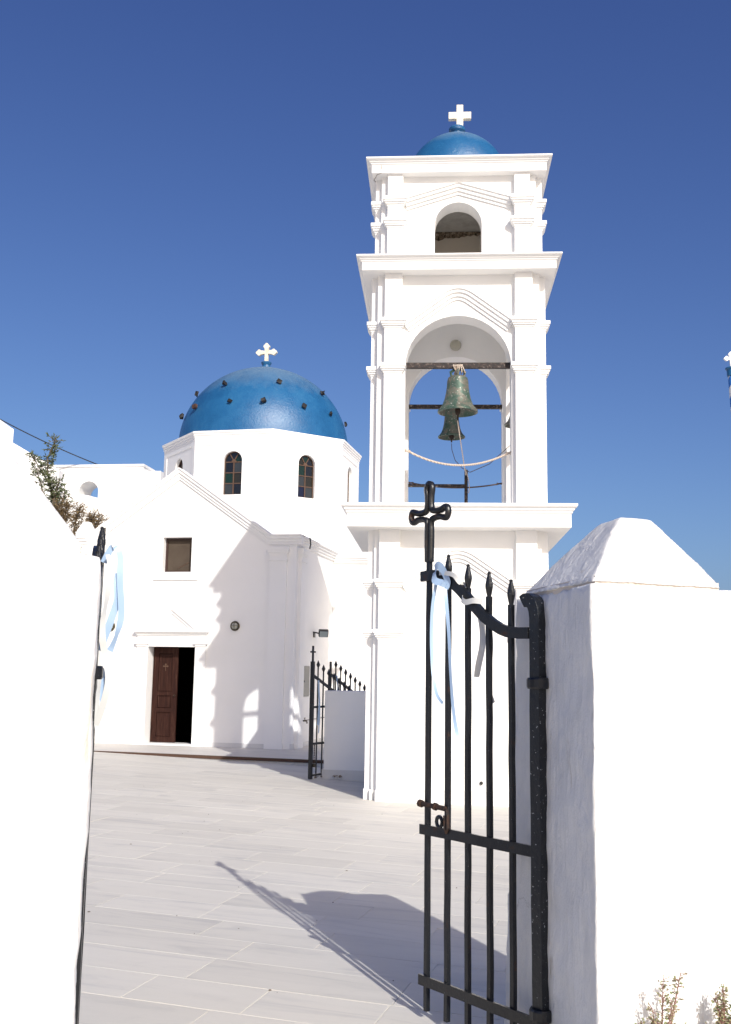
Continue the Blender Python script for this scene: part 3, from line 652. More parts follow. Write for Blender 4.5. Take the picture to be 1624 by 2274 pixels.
# pilasters: two on every side of every stage, with double capitals
def cap_band(g, x0, x1, y0, z, out, side=None):
    for e, a, b_ in ((.012, z - .13, z - .105), (.03, z - .105, z - .08), (.045, z - .08, z - .05), (.06, z - .05, z)):
        g.box(x0 - e, x1 + e, y0 - e, out, a, b_)
def pilaster(x0, x1, z0, z1, bands, a, plinth):
    g = MB(); p = .09
    g.box(x0, x1, -a - p, -a + .02, z0, z1)
    for z in bands: cap_band(g, x0, x1, -a - p, z, -a + .02)
    if plinth: g.box(x0 - .012, x1 + .012, -a - p - .012, -a + .02, z0, .135)
    return g
stages = [(-.25, 3.425, (2.13, 2.775), A, True, .745, 1.015), (3.722, 6.905, (5.645, 6.27), A, False, .75, .985), (7.102, 8.34, (7.695, 8.005), A3, False, .755, .965)]
for z0, z1, bands, a, pl_, xa, xb in stages:
    for k in range(4):
        rot = Matrix.Rotation(R(90 * k), 4, 'Z')
        for s in (-1, 1):
            x0, x1 = sorted((s * xa, s * xb)); o = pilaster(x0, x1, z0, z1, bands, a, pl_).build('pilaster', 'white', tower); o.matrix_local = rot; bevel(o, .007, 2)
# pediment mouldings between the pilasters
pm = [(-.14, 0), (-.14, .025), (-.10, .014), (-.095, .045), (-.05, .034), (-.045, .066), (-.005, .06), (0, .085), (0, -.01)]
def rounded(xe, ze, za, rr):
    if rr <= 0: return [(-xe, ze), (0, za), (xe, ze)]
    sl = (za - ze) / xe; return [(-xe, ze)] + [(x, za - sl * rr * .5 - sl * x * x / (2 * rr)) for x in [rr * q / 5 for q in range(-5, 6)]] + [(xe, ze)]
for xe, ze, za, rr, a, apex in ((.735, 2.73, 3.23, .22, A, 3.30), (.735, 6.22, 6.76, .20, A, 6.83), (.74, 7.985, 8.21, .0, A3, 8.235)):
    for k in range(4):
        g = MB(); g.sweep_xz(rounded(xe, ze, za, rr), pm, -a)
        o = g.build('pediment_moulding', 'white', tower); o.matrix_local = Matrix.Rotation(R(90 * k), 4, 'Z')
# dome, finial, cross
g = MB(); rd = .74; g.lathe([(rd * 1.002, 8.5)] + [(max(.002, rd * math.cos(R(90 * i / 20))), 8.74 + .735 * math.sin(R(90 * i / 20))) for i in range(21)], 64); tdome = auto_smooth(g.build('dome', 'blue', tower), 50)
g = MB(); g.lathe([(.10, 9.44), (.085, 9.50), (.09, 9.545), (.12, 9.575), (.125, 9.605), (.11, 9.635), (.07, 9.65), (.04, 9.65)], 24); auto_smooth(g.build('finial', 'blue', tdome))
g = MB(); g.prism([(-.05, 9.63), (.05, 9.63), (.05, 9.765), (.168, 9.765), (.168, 9.875), (.05, 9.875), (.05, 9.99), (-.05, 9.99), (-.05, 9.875), (-.168, 9.875), (-.168, 9.765), (-.05, 9.765)], -.04, .04); o = g.build('cross', 'cream', tdome); o.location = (.04, 0, 0); bevel(o, .006)
# beams, rod and lamp fixed in the bell stage
def part_tube(name, pts, r, n, m_, lab=None, tw=math.pi / 4):
    g = MB(); g.tube(pts, r, n, tw); o = g.build(name, m_, tower)
    if lab: o['label'] = lab
    return o
part_tube('bell_beam', [(-.76, -.92, 5.685), (.76, -.92, 5.68)], .05, 4, 'beam'); part_tube('bell_beam', [(-.76, .90, 5.59), (.76, .90, 5.585)], .042, 4, 'beam'); part_tube('bell_beam', [(.90, -.72, 5.66), (.90, .72, 5.66)], .045, 4, 'beam')
part_tube('foot_rail', [(-.76, .90, 4.37), (.17, .90, 4.37)], .03, 4, 'beam'); part_tube('upright_post', [(.165, .90, 3.70), (.165, .90, 4.61)], .035, 4, 'beam')
g = MB(); g.lathe([(.07, 0), (.085, .02), (.085, .05), (.06, .10), (.01, .12)], 20); o = auto_smooth(g.build('ceiling_lamp', 'globe', tower)); o.location = (0, A - TH - .001, 6.50); o.rotation_euler = (R(90), 0, 0)

# bells
def bell(label, x, y, ztop, rim, hgt, zbeam):
    root = thing('bell', label, 'bell', TW @ Vector((x, y, ztop - hgt)), TYAW + x, 'bronze bells in the tower')
    P = [(.03, 1.0), (.36, .995), (.48, .95), (.53, .86), (.545, .72), (.585, .55), (.66, .36), (.77, .20), (.92, .085), (1.0, .045), (1.0, .0), (.93, -.01), (.86, .06), (.70, .18), (.56, .40), (.49, .62), (.44, .86), (.03, .92)]
    g = MB(); g.lathe([(r_ * rim, z_ * hgt) for r_, z_ in P], 48, cap=False); auto_smooth(g.build('shell', 'bronze', root), 30)
    g = MB(); top = hgt; hb = max(.08, zbeam - ztop)
    for s in (-1, 1): g.tube([(s * rim * .3, 0, top - .01), (s * rim * .36, 0, top + hb * .45), (s * rim * .12, 0, top + hb * .8), (0, 0, top + hb * .85)], rim * .075, 6)
    for s in (-1, 1): g.tube([(0, s * rim * .26, top - .01), (0, s * rim * .3, top + hb * .45), (0, 0, top + hb * .8)], rim * .075, 6)
    g.build('crown_loop', 'bronze', root)
    g = MB()
    for i in range(9):
        a = i * .7; g.tube([(.05 * math.cos(a) - .06 + .015 * i, .06 * math.sin(a), top + hb * .3), (-.06 + .015 * i, -.062, top + hb * 1.05), (-.06 + .015 * i, 0, top + hb + .055), (-.06 + .015 * i, .062, top + hb), (.04 * math.cos(a) - .05 + .013 * i, .04, top + hb * .35)], .008, 5)
    g.build('lashing', 'rope', root)
    g = MB(); g.tube([(0, 0, hgt * .85), (.01, -.01, hgt * .1)], .012, 6); g.lathe([(.004, hgt * .16), (.03, hgt * .12), (.038, hgt * .05), (.03, -hgt * .03), (.012, -hgt * .09), (.011, -hgt * .2), (.004, -hgt * .2)], 12); cl = g.build('clapper', 'rust', root)
    return root
bell('largest green bronze bell hanging in the front arch of the tower', 0.0, -.92, 5.535, .268, .50, 5.66)
bell('smaller dark green bell hanging lower behind the largest one', -.055, .90, 5.47, .205, .36, 5.56)
bell('dark bell half hidden behind the right pier of the bell stage', .90, .05, 5.47, .215, .38, 5.62)
# ropes
def rope(label, pts, r, m_='rope', grp=None, fr=True):
    P = [Vector(p) for p in pts]
    g = MB(); g.tube([TW @ p for p in P], r, 6)
    if fr:
        for e in (P[0], P[-1]):
            c_ = sum((P[i] for i in ((0, 1) if e == P[0] else (-1, -2))), Vector()) / 2
            for q in range(7):
                d_ = Vector((random.uniform(-.05, .05), random.uniform(-.02, .02), random.uniform(-.025, .02)))
                g.tube([TW @ (c_ + d_ * .3), TW @ (c_ + d_)], .008, 4)
    return tag(g.build('rope', m_), label, 'rope', grp)
def sag(a, b_, dip, n=18):
    a, b_ = Vector(a), Vector(b_); return [a.lerp(b_, i / n) - Vector((0, 0, dip * 4 * (i / n) * (1 - i / n))) for i in range(n + 1)]
rope('thick pale rope sagging across the front arch below the bells', sag((-.70, -.93, 4.53), (.71, -.93, 4.50), .20), .014, grp='bell ropes')
rope('darker thin rope sagging low across the rear arch', sag((-.70, .9, 4.42), (.70, .9, 4.41), .075), .011, 'cord', 'bell ropes')
rope('thin pale rope running down from the largest bell clapper', [(-.0, -.93, 4.92), (.03, -.8, 4.75), (.10, -.2, 4.50), (.145, .3, 4.42), (.16, .85, 4.62), (.17, .88, 4.58), (.20, .86, 4.45), (.215, .85, 4.33), (.20, .86, 4.25)], .007, grp='bell ropes', fr=False)
rope('thin dark cord from the rear bell to the right pier', [(-.055, .9, 5.02), (-.05, .88, 4.92), (.0, .86, 4.75), (.10, .6, 4.58), (.20, .2, 4.44), (.45, -.3, 4.46), (.74, -.72, 4.66)], .005, 'cord', 'bell ropes', False)

# ================================================================== LOW WALL AND SMALL FAR GATE beside the tower
lw = thing('low_wall', 'low white wall in shade between the small gate and the tower', 'wall', (-.575, 15.98, 0), R(-9))
g = MB(); g.box(0, .95, 0, .30, -.25, 1.295); bevel(g.build('body', 'white', lw), .012)
g = MB(); g.box(-.02, .95, -.02, .32, -.25, .12); g.build('skirting', 'riser', lw)
def far_leaf(label, x, y, yaw, h0, cross):
    root = thing('small_gate', label, 'gate', (x, y, 0), yaw, 'small iron gate leaves beside the tower')
    L, nb = 1.15, 7
    g = MB(); pw_ = .025 if cross else .014; g.box(-pw_, pw_, -pw_, pw_, .0, h0); g.build('post', 'iron', root)
    slope = -.38
    for name, pts, r_ in (('top_rail', [(0, 0, h0 - .20), (L, 0, h0 - .20 + slope * L)], .024), ('rail', [(0, 0, 1.05), (L, 0, 1.05)], .022), ('rail', [(0, 0, .51), (L, 0, .51)], .022), ('rail', [(0, 0, .05), (L, 0, .05)], .02)):
        g = MB(); g.tube(pts, r_, 4, math.pi / 4); g.build(name, 'iron', root)
    for i in range(1, nb + 1):
        xx = L * i / nb; zt = h0 - .20 + slope * xx + .25
        g = MB(); g.tube([(xx, 0, .03), (xx, 0, zt - .08)], .012, 4, math.pi / 4); g.lathe([(.008, zt - .085), (.026, zt - .045), (.03, zt - .035), (.012, zt + .01), (.003, zt + .03)], 8, xx, 0); g.build('bar', 'iron', root)
    if cross:
        g = MB(); g.box(-.012, .012, -.012, .012, h0, h0 + .235); g.box(-.065, .065, -.011, .011, h0 + .13, h0 + .155); g.build('cross', 'iron', root)
        g = MB()
        for q in range(8): z = .50 - q * .035; g.tube([(.05, -.03, z), (.062, -.03, z - .015), (.05, -.03, z - .04), (.042, -.03, z - .02), (.05, -.03, z)], .006, 4)
        g.build('chain', 'rust', root); g = MB(); g.box(.03, .07, -.05, -.02, .17, .22); g.build('padlock', 'brass', root)
    return root
far_leaf('small black iron gate leaf topped by a thin cross, left of the low wall', -.76, 15.74, R(62), 1.73, True)
far_leaf('second small iron gate leaf standing open behind the low wall', -.51, 16.45, R(62), 1.74, False)
def ribbon(g, pts, wd, th=.0012, dirs=None):
    """strip along pts, width direction interpolated in the list dirs"""
    P = [Vector(p) for p in pts]; Q = []
    for i in range(len(P) - 1):                          # catmull-rom
        a, b_, c_, d_ = P[max(i - 1, 0)], P[i], P[i + 1], P[min(i + 2, len(P) - 1)]
        for q in range(6):
            u = q / 6; Q.append(.5 * ((2 * b_) + (c_ - a) * u + (2 * a - 5 * b_ + 4 * c_ - d_) * u * u + (3 * b_ - a - 3 * c_ + d_) * u ** 3))
    Q.append(P[-1]); rs = []
    for i, p in enumerate(Q):
        f = i / (len(Q) - 1) * (len(dirs) - 1); k = min(int(f), len(dirs) - 2); wv_ = Vector(dirs[k]).lerp(Vector(dirs[k + 1]), f - k).normalized()
        tg = (Q[min(i + 1, len(Q) - 1)] - Q[max(i - 1, 0)]).normalized(); wv_ = (wv_ - tg * wv_.dot(tg)).normalized() * wd / 2
        rs.append((p - wv_, p + wv_))
    g.add([p for r_ in rs for p in r_], [(2 * i, 2 * i + 1, 2 * i + 3, 2 * i + 2) for i in range(len(rs) - 1)])
X1, X2 = (1, 0, 0), (.5, .85, 0)
far = Matrix.Translation((-.76, 15.74, 0)) @ Matrix.Rotation(R(62), 4, 'Z')
g = MB(); ribbon(g, [far @ Vector(p) for p in ((.15, -.02, 1.45), (.16, -.03, 1.1), (.14, -.03, .78))], .026, .002, [X1, X2, X1]); ribbon(g, [far @ Vector(p) for p in ((.15, -.02, 1.45), (.175, -.035, 1.0), (.165, -.03, .66))], .022, .002, [X1, X1, X2])
tag(g.build('ribbon', 'rib_blue', smooth=True), 'pale blue ribbon hanging on the small gate with the thin cross', 'ribbon')
far2 = Matrix.Translation((-.51, 16.45, 0)) @ Matrix.Rotation(R(62), 4, 'Z')
g = MB(); ribbon(g, [far2 @ Vector(p) for p in ((.16, -.02, 1.52), (.18, -.03, 1.35), (.19, -.03, 1.1))], .028, .002, [X1, X2, X1])
tag(g.build('ribbon', 'rib_blue', smooth=True), 'short blue ribbon on the second small gate leaf above the low wall', 'ribbon')
for i, (x, y, lab) in enumerate(((-.64, 15.82, 'tuft of dry leaves on the paving at the foot of the small gate'), (-.36, 15.86, 'tuft of dry leaves on the paving in front of the low wall'))):
    g = MB()
    for q in range(14):
        a = random.uniform(0, 6.28); p = Vector((x + random.uniform(-.06, .06), y + random.uniform(-.03, .03), random.uniform(.015, .045))); d_ = Vector((math.cos(a), math.sin(a), random.uniform(-.3, .6))) * .025; e = Vector((-d_.y, d_.x, .01)) * .5
        g.add([p - d_, p + e, p + d_, p - e], [(0, 1, 2, 3)])
    tag(g.build('dry_leaves', 'dryleaf'), lab, 'dry leaves', 'dry leaves on the paving')

# ================================================================== NEAR GATE WALL: two plastered piers
def lumpy(o, vox, amp, size, smooth=6):
    md = o.modifiers.new('remesh', 'REMESH'); md.mode = 'VOXEL'; md.voxel_size = vox; md.use_smooth_shade = True
    sm = o.modifiers.new('smooth', 'SMOOTH'); sm.factor = .5; sm.iterations = smooth
    for i, (a, sz) in enumerate(((amp, size), (amp * .35, size * .28))):
        tx = bpy.data.textures.new('lumps', 'CLOUDS'); tx.noise_scale = sz; tx.noise_depth = 3
        d_ = o.modifiers.new('lump', 'DISPLACE'); d_.texture = tx; d_.strength = a; d_.mid_level = .5; d_.texture_coords = 'GLOBAL'
    return o
GW = R(24); du = Vector((math.cos(GW), math.sin(GW), 0)); dv = Vector((-math.sin(GW), math.cos(GW), 0))
def quadbody(bot, top, z0, z1):
    g = MB(); g.rings([[(p[0], p[1], z0) for p in bot], [(p[0], p[1], z1) for p in top]]); return g
# right pier
rp_ = thing('gate_pier', 'white plastered gate pier with domed cap behind the iron gate, right', 'pier', (.85, 3.9, 0), 0)
rp_.location = (0, 0, 0)
Ax = Vector((.862, 3.915, 0))
rt = Ax + du * .87
top = [Ax, rt, rt + dv * .75, Vector((.715, 4.86, 0)), Vector((.815, 4.42, 0))]
bot = [Ax + Vector((-.004, 0, 0)), rt, rt + dv * .75, Vector((.635, 4.90, 0)), Vector((.812, 4.42, 0))]
o = quadbody(bot, top, -.15, 1.945).build('body', 'plaster', rp_); lumpy(o, .018, .030, .30, 2)
def quad_cap(corners, apex, z0, h, prof):
    g = MB(); g.rings([[(apex[0] + (p[0] - apex[0]) * k, apex[1] + (p[1] - apex[1]) * k, z0 + z * h) for p in corners] for k, z in prof]); return g
CAPP = [(1.0, -.12), (1.0, .0), (.865, .20), (.725, .40), (.565, .61), (.44, .77), (.325, .91), (.255, .985), (.17, 1.0), (.02, 1.005)]
c_a = Ax + du * .03 + Vector((-.008, .035, 0)); c_b = Ax + du * .68 + dv * .03; c_c = c_b + dv * .66; c_d = Vector((.735, 4.80, 0))
o = quad_cap([c_a, c_b, c_c, c_d], (1.14, 4.42), 1.958, .305, [(1.0, 0.0)] + CAPP[2:]).build('cap', 'cap', rp_); lumpy(o, .011, .014, .22, 4)
quad_cap([c_a, c_b, c_c, c_d], (1.14, 4.42), 1.90, .08, [(.955, 0), (.955, 1.0)]).build('mortar_joint', 'rough_tan', rp_)
# left pier
lp_ = thing('gate_pier', 'large white plastered gate pier with domed cap at the left edge', 'pier', (0, 0, 0), 0)
Bx = Vector((-.81, 3.165, 0)); lt = Bx - du * 1.7; back = Bx + Vector((-.29, .97, 0)).normalized() * .55
top = [lt, Bx, back, lt + dv * .6]
o = quadbody(top, top, -.15, 1.945).build('body', 'plaster', lp_); lumpy(o, .02, .026, .35, 8)
c_b = Bx - du * .045 + dv * .03; c_a = c_b - du * .66; c_c = c_b + Vector((-.29, .97, 0)).normalized() * .5; c_d = c_a + dv * .55
o = quad_cap([c_a, c_b, c_c, c_d], (-1.235, 3.30), 1.956, .315, [(1.0, 0.0)] + CAPP[2:]).build('cap', 'cap', lp_); lumpy(o, .016, .012, .3, 5)

quad_cap([c_a, c_b, c_c, c_d], (-1.235, 3.30), 1.88, .10, [(.95, 0), (.95, 1.0)]).build('mortar_joint', 'rough_tan', lp_)
# ================================================================== IRON GATE LEAVES
def spear(g, x, z):     # hammered bud with a point
    g.lathe([(.011, z - .125), (.0105, z - .105), (.0145, z - .088), (.0185, z - .066), (.018, z - .052), (.011, z - .02), (.008, z - .008), (.009, z + .0), (.003, z + .006)], 10, x, 0)
def wob(p, k=.0025): return Vector(p) + noise.noise_vector(Vector(p) * 5) * k
def bar_path(x, z0, z1, n=14): return [wob((x, 0, z0 + (z1 - z0) * i / n)) for i in range(n + 1)]
GM = Matrix.Translation((.322, 5.10, -.02)) @ Matrix.Rotation(math.atan2(-.804, .595), 4, 'Z')
def gate(label, mtx, cross, flip=1):
    root = thing('iron_gate', label, 'gate', mtx.to_translation(), mtx.to_euler().z, 'big iron gate leaves between the piers')
    Q = math.pi / 4
    xs = [0, .144, .285, .428, .571]; tips = [None, 2.181, 2.124, 2.078, 2.034]
    g = MB(); g.tube(bar_path(0, .06, 2.20), .0155, 4, Q); g.build('end_bar', 'iron', root)
    for x, tz in list(zip(xs, tips))[1:]:
        g = MB(); g.tube(bar_path(x, .05, tz - .11), .0155, 4, Q); spear(g, x, tz); g.build('bar', 'iron', root)
    tr = [(-.035, 2.089), (.0, 2.09), (.06, 2.092), (.103, 2.087), (.15, 2.072), (.20, 2.045), (.25, 2.010), (.334, 1.942), (.415, 1.878), (.487, 1.835), (.53, 1.815), (.572, 1.803), (.64, 1.797), (.70, 1.797)]
    g = MB(); ribs = []
    P = [Vector((x, 0, z)) for x, z in tr]
    for i, p in enumerate(P):
        tg = (P[min(i + 1, len(P) - 1)] - P[max(i - 1, 0)]).normalized(); up_ = Vector((-tg.z, 0, tg.x)); h_ = .025; q = wob(p, .003)
        ribs.append([q + up_ * h_ + Vector((0, -.032, 0)), q - up_ * h_ + Vector((0, -.032, 0)), q - up_ * h_ + Vector((0, -.0115, 0)), q + up_ * h_ + Vector((0, -.0115, 0))])
    g.rings(ribs); g.build('top_rail', 'iron', root)
    for z, nm in ((.877, 'rail'), (.195, 'rail')):
        g = MB(); ribs = []
        for i in range(12):
            x = -.035 + .755 * i / 11; q = wob((x, -.018, z), .003); ribs.append([q + Vector((0, a, b_)) for a, b_ in ((-.006, .023), (-.006, -.023), (.006, -.023), (.006, .023))])
        g.rings(ribs); g.build(nm, 'iron', root)
    # hinge post with its curled head
    g = MB(); pp = [wob((.735, .0, .16 + i * .1)) for i in range(18)] + [Vector((.735, 0, 1.875)), Vector((.732, 0, 1.895)), Vector((.724, 0, 1.915)), Vector((.712, 0, 1.932)), Vector((.697, 0, 1.942)), Vector((.678, 0, 1.942)), Vector((.662, 0, 1.932))]
    g.tube(pp, .040, 4, Q); bevel(g.build('hinge_post', 'iron2', root), .008)
    for z in (1.555, .21):
        g = MB(); g.lathe([(.047, z), (.051, z + .008), (.051, z + .04), (.047, z + .048)], 16, .735, 0); g.build('hinge_collar', 'iron', root)
    if cross:   # looped wrought cross on the end bar, a bent rod outlining the arms
        g = MB(); z0 = 2.19
        half = [(.012, z0 - .03), (.015, z0 + .10), (.014, z0 + .165), (.03, z0 + .185), (.085, z0 + .190), (.125, z0 + .180), (.143, z0 + .205), (.13, z0 + .235), (.085, z0 + .222), (.035, z0 + .224), (.016, z0 + .245), (.0145, z0 + .30), (.021, z0 + .345), (0, z0 + .366)]
        path = [(x, -.002, z) for x, z in half] + [(-x, -.002, z) for x, z in half[::-1][1:]]
        pts = []
        for i in range(len(path) - 1):
            a, b_, c_, d_ = [Vector(path[max(0, min(len(path) - 1, k))]) for k in (i - 1, i, i + 1, i + 2)]
            for q in range(4): u = q / 4; pts.append(.5 * ((2 * b_) + (c_ - a) * u + (2 * a - 5 * b_ + 4 * c_ - d_) * u * u + (3 * b_ - a - 3 * c_ + d_) * u ** 3))
        pts.append(Vector(path[-1])); g.tube(pts, .0168, 6); auto_smooth(g.build('cross', 'iron', root), 60)
    # bolt, staple and keeper
    g = MB(); g.tube([(-.02, -.024, .995), (.155, -.024, .99)], .012, 8); g.lathe([(.004, 0), (.017, .004), (.017, .02), (.004, .024)], 10, 0, 0) if 0 else None
    g.tube([(-.035, -.024, .996), (-.015, -.024, .995)], .018, 8); g.tube([(.075, -.024, .993), (.09, -.024, .992)], .018, 8); g.tube([(.15, -.024, .99), (.172, -.03, .985), (.178, -.03, .96), (.178, -.03, .905), (.168, -.03, .885), (.158, -.03, .905), (.156, -.03, .96)], .008, 6); g.build('bolt', 'rust', root)
    g = MB(); ring = [(.105 + .02 * math.cos(2 * math.pi * i / 12), -.018, .925 + .024 * math.sin(2 * math.pi * i / 12)) for i in range(13)]; g.tube(ring, .009, 6); g.build('lock_eye', 'iron', root)
    return root
gate('black wrought-iron gate leaf with looped cross, open at the right pier', GM, True)
ang = math.atan2(3.74 - 4.47, -.983 + 1.146)
GL = Matrix.Translation((-1.146, 4.47, 0)) @ Matrix.Rotation(ang, 4, 'Z')
gate('black wrought-iron gate leaf seen edge-on along the left pier', GL, False)

# ribbons tied to the gates
def gp(x, y, z): return GM @ Vector((x, y, z))
gx = GM.to_3x3() @ Vector((1, 0, 0)); gy = GM.to_3x3() @ Vector((0, 1, 0)); gz = Vector((0, 0, 1))
g = MB()
ribbon(g, [gp(.10, -.05, 2.115), (gp(.13, -.055, 2.13)), gp(.165, -.05, 2.10), gp(.185, -.045, 2.05), gp(.17, -.05, 2.02)], .04, .0015, [gz + gx * .4, gz, gx, gx + gy])
ribbon(g, [gp(.09, -.045, 2.10), gp(.105, -.055, 2.06), gp(.15, -.05, 2.045), gp(.185, -.045, 2.035)], .035, .0015, [gz + gx * .6, gz + gy * .5, gz])
ribbon(g, [gp(.165, -.045, 2.05), gp(.185, -.05, 1.95), gp(.205, -.05, 1.80), gp(.225, -.055, 1.60), gp(.255, -.06, 1.42), gp(.29, -.06, 1.30)], .018, .0012, [gx * .3 + gy, gx * .6 + gy * .6, gx + gy * .3, gx, gx * .9 + gy * .3, gx * .3 + gy])
ribbon(g, [gp(.105, -.045, 2.05), gp(.085, -.05, 1.93), gp(.078, -.05, 1.78), gp(.095, -.055, 1.63), gp(.13, -.06, 1.52), gp(.175, -.06, 1.475)], .016, .0012, [gx * .5 + gy * .8, gx * .5 + gy * .8, gx * .3 + gy, gx * .6 + gy * .6, gx + gz * .4])
tag(g.build('ribbon', 'rib_blue', smooth=True), 'pale blue satin ribbon knotted to the top rail of the right gate', 'ribbon')
g = MB()
ribbon(g, [gp(.12, -.04, 2.095), gp(.18, -.05, 2.09), gp(.24, -.05, 2.075), gp(.262, -.03, 2.04), gp(.262, .02, 2.03)], .022, .0012, [gz, gz, gz, gz])
ribbon(g, [gp(.275, .02, 1.975), gp(.285, -.04, 1.965), gp(.32, -.05, 1.945), gp(.37, -.045, 1.95), gp(.405, -.02, 1.945)], .026, .0012, [gz, gz + gx * .3, gz, gz])
ribbon(g, [gp(.33, .02, 1.94), gp(.345, .03, 1.85), gp(.345, .035, 1.75), gp(.325, .03, 1.66), gp(.31, .03, 1.60)], .03, .0012, [gx * .5 + gy, gx + gy * .3, gx * .7 + gy * .7, gx * .2 + gy])
ribbon(g, [gp(.405, .02, 1.88), gp(.41, .03, 1.75), gp(.395, .03, 1.62), gp(.395, .03, 1.55), gp(.425, .03, 1.485)], .02, .0012, [gx * .2 + gy, gx * .4 + gy, gx, gx])
tag(g.build('ribbon', 'rib_white', smooth=True), 'white satin ribbon wound along the top rail of the right gate', 'ribbon')
ex, ey = Vector((1, 0, 0)), Vector((0, 1, 0))
def hang(base, pts): return [Vector((base[0] + x, base[1] + y, z)) for x, y, z in pts]
LB = (-.995, 3.99)
g = MB()
ribbon(g, hang(LB, [(-.02, 0, 2.0), (.015, -.01, 2.06), (.045, -.01, 2.03), (.05, -.01, 1.93), (.062, -.01, 1.80), (.045, 0, 1.72), (.02, .01, 1.66)]), .025, .0015, [ex + gz, ex, ex * .7 + ey * .5, ex, ex, ex * .4 + ey, ex * .6 + gz * .3])
ribbon(g, hang(LB, [(.03, 0, 1.96), (.04, 0, 1.86), (.012, 0, 1.75), (-.02, .01, 1.66)]), .028, .0015, [ex, ex * .5 + ey * .6, ex, ex + gz * .5])
ribbon(g, hang(LB, [(-.01, 0, 1.70), (.015, 0, 1.62), (.0, 0, 1.53), (.012, 0, 1.44)]), .024, .0015, [ex, ex * .3 + ey, ex, ex * .5 + ey])
tag(g.build('ribbon', 'rib_blue', smooth=True), 'blue satin ribbon bunched on the gate leaf at the left pier', 'ribbon')
g = MB(); LB = (-.995, 3.965)
ribbon(g, hang(LB, [(.0, 0, 2.03), (.02, 0, 1.97), (.008, 0, 1.87), (-.005, 0, 1.74), (.012, 0, 1.64), (.03, 0, 1.55), (.012, 0, 1.45), (-.01, 0, 1.38)]), .026, .0015, [ex * .5 + ey, ex, ex * .3 + ey, ex, ex * .6 + ey * .5, ex, ex + gz * .4])
ribbon(g, hang(LB, [(-.02, 0, 1.66), (-.005, 0, 1.56), (-.012, 0, 1.45), (-.03, 0, 1.34), (-.035, 0, 1.26)]), .022, .0015, [ex, ex * .4 + ey, ex, ex * .5 + ey])
tag(g.build('ribbon', 'rib_white', smooth=True), 'white satin ribbon hanging in curls beside the left pier', 'ribbon')

# ================================================================== UPHILL HOUSES, SHRUBS, CABLE
hb = thing('house', 'flat-roofed white house with an arched opening uphill behind the church', 'house', (-8.0, 30, 3.5), R(-8))
g = MB()
# front wall with a through arch so that sky shows
g.prism(arch_poly(-2.0, 1.45, 2.6, 3.95, .30, 3.22, -.20, 16), 0, .9); g.box(-2.0, 1.45, 0, .9, -.6, 2.6)
g.build('wall', 'white', hb); g = MB(); g.box(-2.03, 1.48, -.03, .93, 3.95, 4.02); g.build('roof_edge', 'white', hb)
g = MB(); g.box(1.451, 1.9, .25, 5, -.6, 3.86); g.build('side_wing', 'white', hb)
g = MB(); g.tube([(.72, -.03, 2.4), (.74, -.03, 3.62)], .02, 6); g.build('drain_pipe', 'white', hb)
g = MB(); g.box(1.70, 1.80, .235, .252, 3.25, 3.42); g.build('vent', 'grey_metal', hb)
vb = thing('vaulted_house', 'low white vaulted house roof below the arched house', 'house', (-7.4, 27.3, 3.5), R(6))
g = MB(); pr = [(-1.4, -.5), (1.25, -.5), (1.25, 2.28)] + [(1.25 - 2.65 * q / 12, 2.28 + .5 * math.sin(R(8 + 82 * q / 12))) for q in range(1, 13)]
g.prism(pr, 0, 2.2); o = lumpy(g.build('vault', 'plaster', vb), .06, .03, .5, 3)
hl = thing('house', 'tall pale house wall at the left edge with a sloping top, furthest uphill', 'house', (-8.02, 22, 3.0), R(-53))
g = MB(); g.prism([(-3, -.5), (0, -.5), (0, 3.74), (-3, 4.95)], 0, .3); g.build('wall', 'white', hl)
g = MB(); g.prism([(-3, -.5), (-.14, -.5), (-.14, 3.55), (-3, 4.7)], -.03, .001); g.build('raised_panel', 'white', hl)
g = MB(); g.tube([(-.07, -.03, 1.5), (-.07, -.03, 3.5), (-.13, -.03, 3.62)], .025, 6); g.build('drain_pipe', 'white', hl)
pw = thing('parapet_wall', 'white sloping parapet wall running down behind the shrub', 'wall', (-9.7, 26.2, 3.0), R(0))
g = MB(); g.prism([(-1.5, -.5), (1.75, -.5), (1.75, 3.62), (.1, 4.55), (-1.5, 5.3)], 0, .4); g.build('body', 'white', pw)
g = MB(); pts = sag((-11.5, 27.6, 9.05), (-7.9, 30.2, 7.52), .12); g.tube(pts, .016, 5); tag(g.build('overhead_cable', 'dull_black'), 'thin black overhead cable running down to the arched house roof', 'cable')
# oleander-like shrub
def shrub(name, label, branches, leafmat, lsize, per, spread, stemr, seed):
    rr = random.Random(seed); root = thing(name, label, 'shrub', branches[0][0])
    inv = Vector(branches[0][0]); gs = MB(); gl = MB()
    def leaf(p, d, s):
        d = d.normalized(); sd_ = d.cross(Vector((rr.uniform(-1, 1), rr.uniform(-1, 1), rr.uniform(-1, 1)))).normalized()
        gl.add([p, p + d * s * .5 + sd_ * s * .16, p + d * s, p + d * s * .5 - sd_ * s * .16], [(0, 1, 2, 3)])
    for br in branches:
        P = [Vector(p) - inv for p in br]
        gs.tube(P, [stemr * (1 - .7 * i / (len(P) - 1)) for i in range(len(P))], 5)
        for i in range(len(P) - 1):
            for q in range(per):
                if i == 0 and q < per * .3: continue
                p = P[i].lerp(P[i + 1], rr.random()); tw = Vector((rr.gauss(0, 1), rr.gauss(0, 1), rr.gauss(.35, .7))).normalized() * spread * rr.uniform(.35, 1.0)
                gs.tube([p, p + tw], stemr * .18, 3)
                for k in range(7):
                    u = rr.uniform(.25, 1.05); leaf(p + tw * u, tw.normalized() + Vector((rr.gauss(0, .7), rr.gauss(0, .7), rr.gauss(0, .6))), lsize * rr.uniform(.6, 1.2))
    gs.build('stem', 'bark', root); gl.build('foliage', leafmat, root); return root
